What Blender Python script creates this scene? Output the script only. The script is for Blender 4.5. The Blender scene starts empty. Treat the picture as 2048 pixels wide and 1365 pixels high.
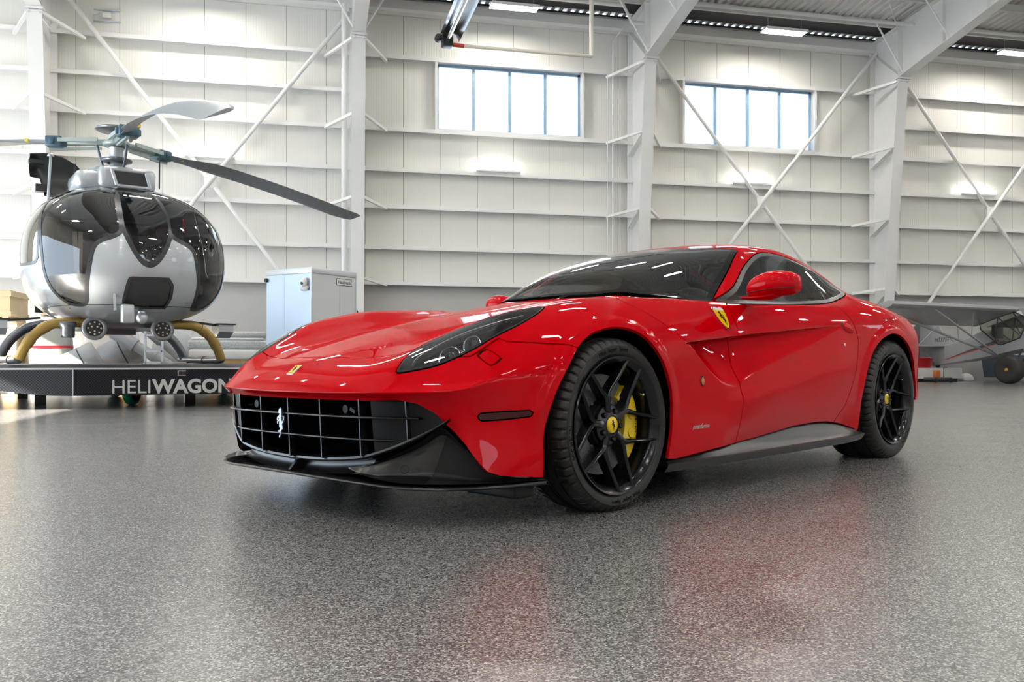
import bpy, bmesh, math, random
import numpy as np
from mathutils import Vector, Matrix, Euler
random.seed(7)
SC = bpy.context.scene
COL = SC.collection
PI = math.pi

# ---------------------------------------------------------------- camera
cam_d = bpy.data.cameras.new('camera')
cam = bpy.data.objects.new('camera', cam_d)
COL.objects.link(cam)
SC.camera = cam
cam_d.sensor_width = 36.0
cam_d.lens = 1800.0 / 2048.0 * 36.0
cam_d.shift_y = (724.0 - 682.5) / 2048.0
cam_d.clip_start = 0.05
cam_d.clip_end = 400
cam.location = (0, 0, 0.5815)
YAW = math.radians(13.06)
cam.rotation_euler = (PI / 2, 0, -YAW)

# ---------------------------------------------------------------- world, sun, exposure
w = bpy.data.worlds.new('world')
SC.world = w
w.use_nodes = True
nt = w.node_tree
nt.nodes.clear()
wo = nt.nodes.new('ShaderNodeOutputWorld')
bg = nt.nodes.new('ShaderNodeBackground')
bg.inputs['Color'].default_value = (0.72, 0.86, 1.0, 1)
bg.inputs['Strength'].default_value = 2.0
nt.links.new(bg.outputs[0], wo.inputs[0])
sun_d = bpy.data.lights.new('sun', 'SUN')
sun_d.energy = 17.0
sun_d.angle = math.radians(0.4)
sun_d.color = (1.0, 0.93, 0.82)
sun = bpy.data.objects.new('sun', sun_d)
COL.objects.link(sun)
sun.rotation_euler = Vector((1.0, 0.5, -0.524)).to_track_quat('-Z', 'Y').to_euler()
sun.location = (-30, -10, 20)
LED = 36.0            # radiance of the ceiling fittings
vs = SC.view_settings
vs.view_transform = 'Standard'
vs.look = 'None'
vs.gamma = 1.0
vs.use_curve_mapping = False
vs.exposure = 1.45
SC.cycles.max_bounces = 10
SC.cycles.diffuse_bounces = 5
SC.cycles.glossy_bounces = 5
SC.cycles.transparent_max_bounces = 16
SC.cycles.caustics_reflective = False
SC.cycles.caustics_refractive = False
SC.cycles.sample_clamp_indirect = 6.0
SC.cycles.use_denoising = True

# ---------------------------------------------------------------- materials
def node_mat(name):
    m = bpy.data.materials.new(name)
    m.use_nodes = True
    return m, m.node_tree, m.node_tree.nodes['Principled BSDF']

def mat(name, col, rough=0.5, metal=0.0, coat=0.0, coat_rough=0.05, spec=0.5, emit=None, noise=0.0, nscale=20.0, bump=0.0, bscale=80.0, trans=0.0, ior=1.5, alpha=1.0, aniso=0.0):
    """plain procedural surface: base colour with a little noise variation and optional fine bump"""
    m, t, b = node_mat(name)
    b.inputs['Base Color'].default_value = (*col, 1)
    b.inputs['Roughness'].default_value = rough
    b.inputs['Metallic'].default_value = metal
    b.inputs['Coat Weight'].default_value = coat
    b.inputs['Coat Roughness'].default_value = coat_rough
    b.inputs['Specular IOR Level'].default_value = spec
    b.inputs['Transmission Weight'].default_value = trans
    b.inputs['IOR'].default_value = ior
    b.inputs['Alpha'].default_value = alpha
    if emit:
        b.inputs['Emission Color'].default_value = (*emit[:3], 1)
        b.inputs['Emission Strength'].default_value = emit[3]
    if noise or bump:
        tc = t.nodes.new('ShaderNodeTexCoord')
    if noise:
        n = t.nodes.new('ShaderNodeTexNoise')
        n.inputs['Scale'].default_value = nscale
        n.inputs['Detail'].default_value = 4
        t.links.new(tc.outputs['Object'], n.inputs['Vector'])
        r = t.nodes.new('ShaderNodeMapRange')
        r.inputs['To Min'].default_value = 1 - noise
        r.inputs['To Max'].default_value = 1 + noise
        t.links.new(n.outputs['Fac'], r.inputs['Value'])
        mx = t.nodes.new('ShaderNodeMix'); mx.data_type = 'RGBA'; mx.blend_type = 'MULTIPLY'
        mx.inputs['Factor'].default_value = 1
        mx.inputs[6].default_value = (*col, 1)
        t.links.new(r.outputs[0], mx.inputs[7])
        t.links.new(mx.outputs[2], b.inputs['Base Color'])
    if bump:
        n2 = t.nodes.new('ShaderNodeTexNoise')
        n2.inputs['Scale'].default_value = bscale
        n2.inputs['Detail'].default_value = 3
        t.links.new(tc.outputs['Object'], n2.inputs['Vector'])
        bp = t.nodes.new('ShaderNodeBump')
        bp.inputs['Strength'].default_value = bump
        bp.inputs['Distance'].default_value = 0.01
        t.links.new(n2.outputs['Fac'], bp.inputs['Height'])
        t.links.new(bp.outputs[0], b.inputs['Normal'])
    return m

def thin_glass(name, tint, refl=1.0, rough=0.0):
    """thin pane: tinted straight-through light plus Fresnel reflection"""
    m, t, b = node_mat(name)
    t.nodes.remove(b)
    o = t.nodes['Material Output']
    tr = t.nodes.new('ShaderNodeBsdfTransparent'); tr.inputs[0].default_value = (*tint, 1)
    gl = t.nodes.new('ShaderNodeBsdfGlossy'); gl.inputs['Roughness'].default_value = rough
    gl.inputs['Color'].default_value = (refl, refl, refl, 1)
    fr = t.nodes.new('ShaderNodeFresnel'); fr.inputs[0].default_value = 1.5
    mu = t.nodes.new('ShaderNodeMath'); mu.operation = 'MULTIPLY_ADD'; mu.use_clamp = True
    mu.inputs[1].default_value = 1.25; mu.inputs[2].default_value = 0.03
    mx = t.nodes.new('ShaderNodeMixShader')
    t.links.new(fr.outputs[0], mu.inputs[0]); t.links.new(mu.outputs[0], mx.inputs[0])
    t.links.new(tr.outputs[0], mx.inputs[1]); t.links.new(gl.outputs[0], mx.inputs[2])
    t.links.new(mx.outputs[0], o.inputs[0])
    return m

# ---------------------------------------------------------------- object helpers
def tag(o, label=None, cat=None, group=None, kind=None):
    if label: o['label'] = label
    if cat: o['category'] = cat
    if group: o['group'] = group
    if kind: o['kind'] = kind
    return o

def empty(name, loc=(0, 0, 0), rz=0.0, label=None, cat=None, group=None, kind=None):
    o = bpy.data.objects.new(name, None)
    COL.objects.link(o)
    o.empty_display_size = 0.2
    o.location = loc
    o.rotation_euler = (0, 0, rz)
    return tag(o, label, cat, group, kind)

def copy_tree(o, parent=None):
    c = o.copy()
    COL.objects.link(c)
    c.parent = parent
    for ch in list(o.children):
        copy_tree(ch, c)
    return c

class MB:
    """collects shapes, then links them as ONE mesh object"""
    def __init__(s):
        s.v = []; s.f = []; s.mi = []; s.sm = []
    def add(s, V, F, M=None, mi=0, smooth=False):
        n = len(s.v)
        for p in V:
            p = Vector(p)
            s.v.append(M @ p if M else p)
        for f in F:
            s.f.append([i + n for i in f]); s.mi.append(mi); s.sm.append(smooth)
        return s
    def box(s, x0, x1, y0, y1, z0, z1, M=None, mi=0):
        V = [(x, y, z) for x in (x0, x1) for y in (y0, y1) for z in (z0, z1)]
        F = [(0, 1, 3, 2), (4, 6, 7, 5), (0, 4, 5, 1), (2, 3, 7, 6), (0, 2, 6, 4), (1, 5, 7, 3)]
        return s.add(V, F, M, mi)
    def bbox(s, x0, x1, y0, y1, z0, z1, b=0.01, seg=2, M=None, mi=0):
        """box with rounded edges"""
        bm = bmesh.new()
        bmesh.ops.create_cube(bm, size=1)
        for v in bm.verts:
            v.co = Vector(((x0 + x1) / 2 + v.co.x * (x1 - x0), (y0 + y1) / 2 + v.co.y * (y1 - y0), (z0 + z1) / 2 + v.co.z * (z1 - z0)))
        b = min(b, 0.49 * min(abs(x1 - x0), abs(y1 - y0), abs(z1 - z0)))
        bmesh.ops.bevel(bm, geom=bm.edges[:], offset=b, segments=seg, affect='EDGES', profile=0.5)
        s.bm(bm, M, mi, True)
        return s
    def bm(s, bm, M=None, mi=0, smooth=False):
        bm.verts.index_update()
        s.add([v.co.copy() for v in bm.verts], [[v.index for v in f.verts] for f in bm.faces], M, mi, smooth)
        bm.free()
        return s
    def tube(s, pts, r, n=12, mi=0, cap=True, M=None, smooth=True):
        """round tube through points; r a number or one radius per point"""
        pts = [Vector(p) for p in pts]
        rs = list(r) if hasattr(r, '__len__') else [r] * len(pts)
        up = Vector((0, 0, 1)); rings = []
        T = []
        for i in range(len(pts)):
            a = pts[max(i - 1, 0)]; b = pts[min(i + 1, len(pts) - 1)]
            d = (b - a)
            T.append(d.normalized() if d.length > 1e-9 else Vector((0, 0, 1)))
        u = T[0].cross(up)
        if u.length < 1e-3: u = T[0].cross(Vector((1, 0, 0)))
        u.normalize()
        V = []
        for i, p in enumerate(pts):
            u = (u - T[i] * u.dot(T[i])).normalized()
            w_ = T[i].cross(u)
            for k in range(n):
                a = 2 * PI * k / n
                V.append(p + (u * math.cos(a) + w_ * math.sin(a)) * rs[i])
        F = []
        for i in range(len(pts) - 1):
            for k in range(n):
                F.append((i * n + k, i * n + (k + 1) % n, (i + 1) * n + (k + 1) % n, (i + 1) * n + k))
        s.add(V, F, M, mi, smooth)
        if cap:
            s.add(V[:n], [list(range(n))[::-1]], M, mi)
            s.add(V[-n:], [list(range(n))], M, mi)
        return s
    def bar(s, a, b, w_, h, up=(0, 0, 1), mi=0, M=None):
        """rectangular bar from a to b, w_ across, h along up"""
        a = Vector(a); b = Vector(b); t = (b - a).normalized(); up = Vector(up)
        x = t.cross(up)
        if x.length < 1e-4: x = t.cross(Vector((1, 0, 0)))
        x.normalize(); z = x.cross(t)
        V = []
        for p in (a, b):
            for i, j in ((-1, -1), (1, -1), (1, 1), (-1, 1)):
                V.append(p + x * (i * w_ / 2) + z * (j * h / 2))
        return s.add(V, [(0, 1, 2, 3), (7, 6, 5, 4), (0, 4, 5, 1), (1, 5, 6, 2), (2, 6, 7, 3), (3, 7, 4, 0)], M, mi)
    def prism(s, poly, h0, h1, M=None, mi=0, smooth=False):
        """polygon (x,y) extruded from z=h0 to h1"""
        n = len(poly)
        s.add([(x, y, h0) for x, y in poly] + [(x, y, h1) for x, y in poly],
              [list(range(n))[::-1], [i + n for i in range(n)]], M, mi)
        return s.add([(x, y, h0) for x, y in poly] + [(x, y, h1) for x, y in poly],
              [(i, (i + 1) % n, (i + 1) % n + n, i + n) for i in range(n)], M, mi, smooth)
    def lathe(s, prof, n=32, M=None, mi=0, smooth=True):
        """profile (r,z) spun about z"""
        V = []; F = []
        for r, z in prof:
            for k in range(n):
                a = 2 * PI * k / n
                V.append((r * math.cos(a), r * math.sin(a), z))
        for i in range(len(prof) - 1):
            for k in range(n):
                F.append((i * n + k, i * n + (k + 1) % n, (i + 1) * n + (k + 1) % n, (i + 1) * n + k))
        return s.add(V, F, M, mi, smooth)
    def grid(s, P, mi=0, smooth=True, M=None, close_u=False, close_v=False):
        nu = len(P); nv = len(P[0]); V = [p for r in P for p in r]; F = []
        for i in range(nu if close_u else nu - 1):
            for j in range(nv if close_v else nv - 1):
                F.append((i * nv + j, ((i + 1) % nu) * nv + j, ((i + 1) % nu) * nv + (j + 1) % nv, i * nv + (j + 1) % nv))
        return s.add(V, F, M, mi, smooth)
    def build(s, name, mats, parent=None, label=None, cat=None, group=None, kind=None, weld=False, shade=None):
        me = bpy.data.meshes.new(name)
        me.from_pydata([tuple(p) for p in s.v], [], s.f)
        if not isinstance(mats, (list, tuple)): mats = [mats]
        for m in mats: me.materials.append(m)
        me.polygons.foreach_set('material_index', s.mi)
        me.polygons.foreach_set('use_smooth', s.sm)
        if weld:
            b = bmesh.new(); b.from_mesh(me)
            bmesh.ops.remove_doubles(b, verts=b.verts[:], dist=1e-5)
            bmesh.ops.recalc_face_normals(b, faces=b.faces[:])
            b.to_mesh(me); b.free()
        me.update()
        if shade: me.set_sharp_from_angle(angle=math.radians(shade))
        o = bpy.data.objects.new(name, me)
        COL.objects.link(o)
        if parent: o.parent = parent
        return tag(o, label, cat, group, kind)

def text_mesh(body, size, M, extrude=0.001, mi=0, mb=None, shear=0.0, bold=0.0, align='LEFT', sx=1.0, spacing=1.0):
    cu = bpy.data.curves.new('txt', 'FONT')
    cu.body = body; cu.size = size; cu.extrude = extrude; cu.shear = shear; cu.offset = bold
    cu.align_x = align; cu.resolution_u = 3; cu.space_character = spacing
    ob = bpy.data.objects.new('txt', cu)
    COL.objects.link(ob)
    dg = bpy.context.evaluated_depsgraph_get(); dg.update()
    me = bpy.data.meshes.new_from_object(ob.evaluated_get(dg))
    V = [Vector((v.co.x * sx, v.co.y, v.co.z)) for v in me.vertices]
    F = [list(p.vertices) for p in me.polygons]
    bpy.data.objects.remove(ob); bpy.data.curves.remove(cu); bpy.data.meshes.remove(me)
    mb = mb or MB()
    mb.add(V, F, M, mi)
    return mb

def catmull(pts, n=8, closed=False):
    """smooth curve through points (any dimension)"""
    P = [np.array(p, float) for p in pts]; out = []
    m = len(P)
    for i in range(m if closed else m - 1):
        p0 = P[(i - 1) % m] if (closed or i > 0) else 2 * P[0] - P[1]
        p1 = P[i]; p2 = P[(i + 1) % m]
        p3 = P[(i + 2) % m] if (closed or i + 2 < m) else 2 * P[-1] - P[-2]
        for k in range(n):
            t = k / n
            out.append(0.5 * ((2 * p1) + (-p0 + p2) * t + (2 * p0 - 5 * p1 + 4 * p2 - p3) * t * t + (-p0 + 3 * p1 - 3 * p2 + p3) * t ** 3))
    if not closed: out.append(P[-1])
    return [tuple(p) for p in out]
# ---------------------------------------------------------------- mesh cutting tools
def sd_poly(px, py, poly, closed=True):
    """signed distance to a polygon, positive inside"""
    P = np.array(poly, float); n = len(P)
    best = np.full(px.shape, 1e9); inside = np.zeros(px.shape, bool)
    for i in range(n if closed else n - 1):
        a = P[i]; b = P[(i + 1) % n]; d = b - a; L2 = max(d @ d, 1e-12)
        t = np.clip(((px - a[0]) * d[0] + (py - a[1]) * d[1]) / L2, 0, 1)
        best = np.minimum(best, (px - a[0] - t * d[0]) ** 2 + (py - a[1] - t * d[1]) ** 2)
        if closed:
            c = ((a[1] > py) != (b[1] > py))
            with np.errstate(divide='ignore', invalid='ignore'):
                xi = a[0] + (py - a[1]) * d[0] / (d[1] if abs(d[1]) > 1e-12 else 1e-12)
            inside ^= c & (px < xi)
    best = np.sqrt(best)
    return np.where(inside, best, -best) if closed else best

class TriMesh:
    def __init__(s, V, T):
        s.V = V; s.T = T; s.lab = np.zeros(len(T), int)
    def cut(s, f):
        """split the triangles along f = 0 (f per vertex)"""
        f = np.where(np.abs(f) < 3e-4, 0.0, f)
        T = s.T; g = f[T]
        mixed = (g.max(1) > 0) & (g.min(1) < 0)
        if not mixed.any(): return
        keep = ~mixed
        M = T[mixed]; lab = s.lab[mixed]; g = g[mixed]
        E = np.concatenate([M[:, [0, 1]], M[:, [1, 2]], M[:, [2, 0]]])
        ge = np.concatenate([g[:, [0, 1]], g[:, [1, 2]], g[:, [2, 0]]])
        cr = ge[:, 0] * ge[:, 1] < 0
        key = np.sort(E, 1)
        kk = key[:, 0].astype(np.int64) * (len(s.V) + 1) + key[:, 1]
        uq, first, inv = np.unique(np.where(cr, kk, -1), return_index=True, return_inverse=True)
        newid = np.full(len(uq), -1)
        sel = uq >= 0
        base = len(s.V)
        newid[sel] = base + np.arange(sel.sum())
        fi = first[sel]
        a = key[fi, 0]; b = key[fi, 1]
        t = (f[a] / (f[a] - f[b]))[:, None]
        s.V = np.vstack([s.V, s.V[a] * (1 - t) + s.V[b] * t])
        m = newid[inv].reshape(3, -1).T      # new vertex on edge 01, 12, 20
        out = []; ol = []
        for k in range(len(M)):
            v = M[k]; gg = g[k]; e = m[k]
            z = [i for i in range(3) if gg[i] == 0]
            if z:
                i = z[0]; j, l = (i + 1) % 3, (i + 2) % 3
                c = e[j]
                out += [(v[i], v[j], c), (v[i], c, v[l])]; ol += [lab[k]] * 2
            else:
                sg = [x > 0 for x in gg]
                i = 0 if sg[0] != sg[1] and sg[0] != sg[2] else (1 if sg[1] != sg[0] and sg[1] != sg[2] else 2)
                j, l = (i + 1) % 3, (i + 2) % 3
                p = e[i]; q = e[l]
                out += [(v[i], p, q), (p, v[j], v[l]), (p, v[l], q)]; ol += [lab[k]] * 3
        s.T = np.vstack([T[keep], np.array(out, int)]); s.lab = np.concatenate([s.lab[keep], np.array(ol, int)])
    def cen(s): return s.V[s.T].mean(1)
    def vnorm(s):
        a, b, c = (s.V[s.T[:, i]] for i in range(3))
        n = np.cross(b - a, c - a); N = np.zeros_like(s.V)
        for i in range(3): np.add.at(N, s.T[:, i], n)
        return N / np.maximum(np.linalg.norm(N, axis=1, keepdims=True), 1e-12)

def sph(mb, c, r, mi=0, seg=20, M=None):
    bm = bmesh.new(); bmesh.ops.create_uvsphere(bm, u_segments=seg, v_segments=seg // 2, radius=1)
    rr = r if hasattr(r, '__len__') else (r, r, r)
    for v in bm.verts: v.co = Vector((c[0] + v.co.x * rr[0], c[1] + v.co.y * rr[1], c[2] + v.co.z * rr[2]))
    mb.bm(bm, M, mi, True); return mb

def frame_at(p, n, up=(0, 0, 1)):
    """matrix placing local z along n, local y close to up"""
    n = Vector(n).normalized(); up = Vector(up)
    x = up.cross(n).normalized(); y = n.cross(x)
    return Matrix(((x.x, y.x, n.x, p[0]), (x.y, y.y, n.y, p[1]), (x.z, y.z, n.z, p[2]), (0, 0, 0, 1)))
# ================================================================ HANGAR SHELL
M_white = mat('painted steel', (0.80, 0.80, 0.79), 0.35, noise=0.03, nscale=3)
M_purlin = mat('roof steel', (0.74, 0.74, 0.72), 0.4)
M_dark_gap = mat('dark insulation liner', (0.05, 0.05, 0.055), 0.8)

def panel_mat(name, col, seams=True):
    """insulated wall panel: fine vertical ribs, a joint every metre"""
    m, t, b = node_mat(name)
    tc = t.nodes.new('ShaderNodeTexCoord'); sp = t.nodes.new('ShaderNodeSeparateXYZ')
    t.links.new(tc.outputs['Object'], sp.inputs[0])
    ad = t.nodes.new('ShaderNodeMath'); ad.operation = 'ADD'
    t.links.new(sp.outputs['X'], ad.inputs[0]); t.links.new(sp.outputs['Y'], ad.inputs[1])
    def wave(period, off=0.0):
        a = t.nodes.new('ShaderNodeMath'); a.operation = 'MULTIPLY_ADD'
        a.inputs[1].default_value = 1 / period; a.inputs[2].default_value = off
        t.links.new(ad.outputs[0], a.inputs[0])
        fr = t.nodes.new('ShaderNodeMath'); fr.operation = 'FRACT'
        t.links.new(a.outputs[0], fr.inputs[0])
        s1 = t.nodes.new('ShaderNodeMath'); s1.operation = 'SUBTRACT'; s1.inputs[1].default_value = 0.5
        t.links.new(fr.outputs[0], s1.inputs[0])
        ab = t.nodes.new('ShaderNodeMath'); ab.operation = 'ABSOLUTE'
        t.links.new(s1.outputs[0], ab.inputs[0])
        return ab
    rib = wave(0.0667)
    sm = t.nodes.new('ShaderNodeMapRange'); sm.interpolation_type = 'SMOOTHSTEP'
    sm.inputs['From Min'].default_value = 0.25; sm.inputs['From Max'].default_value = 0.42
    t.links.new(rib.outputs[0], sm.inputs['Value'])
    bp = t.nodes.new('ShaderNodeBump'); bp.inputs['Strength'].default_value = 0.35; bp.inputs['Distance'].default_value = 0.004
    t.links.new(sm.outputs[0], bp.inputs['Height'])
    t.links.new(bp.outputs[0], b.inputs['Normal'])
    sw = wave(1.0, 0.06)
    lt = t.nodes.new('ShaderNodeMath'); lt.operation = 'LESS_THAN'; lt.inputs[1].default_value = 0.006
    t.links.new(sw.outputs[0], lt.inputs[0])
    mx = t.nodes.new('ShaderNodeMix'); mx.data_type = 'RGBA'
    mx.inputs[6].default_value = (*col, 1); mx.inputs[7].default_value = (col[0] * .35, col[1] * .35, col[2] * .33, 1)
    t.links.new(lt.outputs[0], mx.inputs['Factor'])
    t.links.new(mx.outputs[2], b.inputs['Base Color'])
    b.inputs['Roughness'].default_value = 0.38
    b.inputs['Specular IOR Level'].default_value = 0.5
    return m
M_panel = panel_mat('insulated wall panel', (0.80, 0.79, 0.75))
M_wains = mat('grey wainscot panel', (0.50, 0.495, 0.485), 0.5, noise=0.03, nscale=2)

def floor_mat():
    m, t, b = node_mat('epoxy flake floor')
    tc = t.nodes.new('ShaderNodeTexCoord')
    vo = t.nodes.new('ShaderNodeTexVoronoi'); vo.inputs['Scale'].default_value = 260.0
    vo.feature = 'F1'
    t.links.new(tc.outputs['Object'], vo.inputs['Vector'])
    sp = t.nodes.new('ShaderNodeSeparateColor'); t.links.new(vo.outputs['Color'], sp.inputs[0])
    cr = t.nodes.new('ShaderNodeValToRGB'); cr.color_ramp.interpolation = 'CONSTANT'
    e = cr.color_ramp.elements
    e[0].position = 0; e[0].color = (0.015, 0.015, 0.016, 1)
    for p, c in ((0.20, 0.065), (0.42, 0.16), (0.66, 0.30), (0.85, 0.47)):
        x = e.new(p); x.color = (c, c * .99, c * .965, 1)
    e[-1].position = 0.95; e[-1].color = (0.62, 0.62, 0.60, 1)
    t.links.new(sp.outputs[0], cr.inputs[0])
    n = t.nodes.new('ShaderNodeTexNoise'); n.inputs['Scale'].default_value = 0.9; n.inputs['Detail'].default_value = 5
    t.links.new(tc.outputs['Object'], n.inputs['Vector'])
    r = t.nodes.new('ShaderNodeMapRange'); r.inputs['To Min'].default_value = 0.82; r.inputs['To Max'].default_value = 1.15
    t.links.new(n.outputs['Fac'], r.inputs['Value'])
    mx = t.nodes.new('ShaderNodeMix'); mx.data_type = 'RGBA'; mx.blend_type = 'MULTIPLY'; mx.inputs['Factor'].default_value = 1
    t.links.new(cr.outputs[0], mx.inputs[6]); t.links.new(r.outputs[0], mx.inputs[7])
    t.links.new(mx.outputs[2], b.inputs['Base Color'])
    b.inputs['Roughness'].default_value = 0.5
    b.inputs['Specular IOR Level'].default_value = 0.35
    b.inputs['Coat Weight'].default_value = 1.0
    b.inputs['Coat IOR'].default_value = 1.72
    nr = t.nodes.new('ShaderNodeMapRange'); nr.inputs['To Min'].default_value = 0.17; nr.inputs['To Max'].default_value = 0.27
    n3 = t.nodes.new('ShaderNodeTexNoise'); n3.inputs['Scale'].default_value = 2.5; n3.inputs['Detail'].default_value = 4
    t.links.new(tc.outputs['Object'], n3.inputs['Vector']); t.links.new(n3.outputs['Fac'], nr.inputs['Value'])
    t.links.new(nr.outputs[0], b.inputs['Coat Roughness'])
    n2 = t.nodes.new('ShaderNodeTexNoise'); n2.inputs['Scale'].default_value = 190; n2.inputs['Detail'].default_value = 3
    t.links.new(tc.outputs['Object'], n2.inputs['Vector'])
    bp = t.nodes.new('ShaderNodeBump'); bp.inputs['Strength'].default_value = 0.4; bp.inputs['Distance'].default_value = 0.0014
    t.links.new(n2.outputs['Fac'], bp.inputs['Height'])
    t.links.new(bp.outputs[0], b.inputs['Normal']); t.links.new(bp.outputs[0], b.inputs['Coat Normal'])
    return m
M_floor = floor_mat()
M_winglass = thin_glass('window glass', (0.97, 0.99, 1.0))
M_wfr = mat('window frame with sky tint', (0.26, 0.40, 0.56), 0.35)  # blue of the reflected sky is put into the frame colour
M_alu = mat('aluminium window frame', (0.62, 0.66, 0.70), 0.35, 0.3)

XL, XR, YF, YB = -13.62, 33.0, -20.0, 23.86
FL = 23.21            # inner face of the column foot
ROOF0, SLOPE, RIDGE = 10.25, 1 / 12.0, 1.0
def roof_z(y): return ROOF0 + (YB - y) * SLOPE if y > RIDGE else ROOF0 + (YB - RIDGE) * SLOPE - (RIDGE - y) * SLOPE

MB().box(XL, XR, YF, YB + .1, -.12, 0).build('floor', M_floor, label='grey speckled epoxy flake floor with a soft shine across the hangar', cat='floor', kind='structure')

def wall_strip(axis, pos, thick, a0, a1, z0, z1, holes, name, label, wain=2.62):
    """wall of panels with rectangular holes; lower part grey"""
    mb = MB()
    cuts_a = sorted({a0, a1, *[h[0] for h in holes], *[h[1] for h in holes]})
    cuts_z = sorted({z0, z1, wain, *[h[2] for h in holes], *[h[3] for h in holes]})
    for i in range(len(cuts_a) - 1):
        for j in range(len(cuts_z) - 1):
            am = (cuts_a[i] + cuts_a[i + 1]) / 2; zm = (cuts_z[j] + cuts_z[j + 1]) / 2
            if any(h[0] < am < h[1] and h[2] < zm < h[3] for h in holes): continue
            mi = 1 if zm < wain else 0
            if axis == 'y': mb.box(cuts_a[i], cuts_a[i + 1], min(pos, pos + thick), max(pos, pos + thick), cuts_z[j], cuts_z[j + 1], mi=mi)
            else: mb.box(min(pos, pos + thick), max(pos, pos + thick), cuts_a[i], cuts_a[i + 1], cuts_z[j], cuts_z[j + 1], mi=mi)
    return mb.build(name, [M_panel, M_wains], label=label, cat='wall', kind='structure')

WZ0, WZ1 = 6.76, 8.52
WIN = [(3.47, 7.46), (10.5, 14.57)]
wall_strip('y', YB, .12, XL, XR, 0, ROOF0, [(a, b, WZ0, WZ1) for a, b in WIN], 'wall_back', 'long white ribbed panel wall with grey lower band behind the car')
DOOR = (1.0, 20.5, 0.0, 5.75)
wall_strip('x', XL, -.12, YF, YB, 0, 12.3, [DOOR], 'wall_left', 'white hangar end wall with the open doorway')
wall_strip('x', XR, .12, YF, YB, 0, 12.3, [(-9.5, -5.5, 6.76, 8.52), (8, 12, 6.76, 8.52)], 'wall_right', 'white hangar end wall on the aeroplane side')
wall_strip('y', YF, -.12, XL, XR, 0, roof_z(YF) + .2, [(x, x + 4.0, WZ0, WZ1) for x in (-4.1, 11.1, 18.7)], 'wall_front', 'white panel wall across the hangar')

def window(n, x0, x1, y, z0, z1, npan, label):
    r = empty('window_%d' % n, ((x0 + x1) / 2, y, z0), 0, label, 'window', kind='structure')
    w_ = (x1 - x0) / 2; h = z1 - z0
    f = MB()      # white outer casing standing proud of the wall
    for a, b, c, d in ((-w_ - .07, -w_, -.07, h + .07), (w_, w_ + .07, -.07, h + .07), (-w_, w_, -.07, 0), (-w_, w_, h, h + .07)):
        f.box(a, b, -.22, .12, c, d)
    f.build('window_casing', M_white, r)
    g = MB()
    t = .06
    for a, b, c, d in ((-w_, -w_ + t, 0, h), (w_ - t, w_, 0, h), (-w_, w_, 0, t), (-w_, w_, h - t, h)):
        g.box(a, b, -.02, .05, c, d)
    for k in range(1, npan):
        x = -w_ + 2 * w_ * k / npan
        g.box(x - .04, x + .04, -.03, .05, t, h - t)
    g.build('window_frame', M_wfr, r)
    for k in range(npan):
        a = -w_ + 2 * w_ * k / npan + .028; b = -w_ + 2 * w_ * (k + 1) / npan - .028
        MB().box(a, b, .012, .018, t, h - t).build('window_pane', M_winglass, r)
window(1, WIN[0][0], WIN[0][1], YB, WZ0, WZ1, 4, 'four pane high window above the car bonnet')
window(2, WIN[1][0], WIN[1][1], YB, WZ0, WZ1, 4, 'four pane high window crossed by the white diagonal braces')

# roof deck: ribbed sheet, both slopes
def roof_deck():
    mb = MB()
    prof = []; x = XL
    while x < XR:
        prof += [(x, 0), (x + .11, 0), (x + .14, .045), (x + .20, .045), (x + .23, 0)]
        x += .23
    for ya, yb in ((YB, RIDGE), (RIDGE, YF)):
        P = [[(px, y, roof_z(y) + pz) for y in (ya, yb)] for px, pz in prof]
        mb.grid(P, smooth=False)
    mb.add([(XL, YB, ROOF0 + .06), (XR, YB, ROOF0 + .06), (XR, RIDGE, roof_z(RIDGE) + .06), (XL, RIDGE, roof_z(RIDGE) + .06)], [(0, 1, 2, 3)])
    mb.add([(XL, YF, roof_z(YF) + .06), (XR, YF, roof_z(YF) + .06), (XR, RIDGE, roof_z(RIDGE) + .06), (XL, RIDGE, roof_z(RIDGE) + .06)], [(3, 2, 1, 0)])
    return mb
roof_deck().build('ceiling', M_purlin, label='pale ribbed metal roof deck', cat='ceiling', kind='structure')

BAY = 7.62
COLX = [-13.4, -5.95, 1.33, 8.95, 16.57, 24.19, 31.81]
# purlins: Z sections along the hangar
k = 0; y = YB - 1.25
while y > YF + .3:
    z = roof_z(y) - .24
    mb = MB()
    mb.box(XL, XR, y - .004, y + .004, z, z + .235)
    mb.box(XL, XR, y - .07, y, z, z + .006)
    mb.box(XL, XR, y, y + .07, z + .23, z + .236)
    mb.build('roof_purlin', M_purlin, label='thin steel purlin running under the roof deck', cat='purlin', group='roof purlins', kind='structure')
    y -= 1.5
# eave beam: rounded insulated box along the wall head
mb = MB()
P = []
for X in (XL, XR):
    P.append([(X, YB - .02 - a, 9.93 + b) for a, b in ((0, -.2), (.24, -.19), (.30, -.13), (.30, .10), (.24, .17), (.0, .18))])
mb.grid(P)
mb.build('eave_beam', M_white, label='white eave beam running along the head of the long wall', cat='beam', kind='structure', shade=40)
MB().box(XL, XR, YB - .03, YB - .005, 10.11, ROOF0).build('trim_1', M_dark_gap, label='dark gap between the eave beam and the roof deck', cat='trim', kind='structure')
MB().box(XL, XR, YB - 1.22, YB - .30, ROOF0 - .02, ROOF0 - .01).build('trim_2', M_dark_gap, label='dark liner strip under the roof along the eave', cat='trim', kind='structure')
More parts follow.
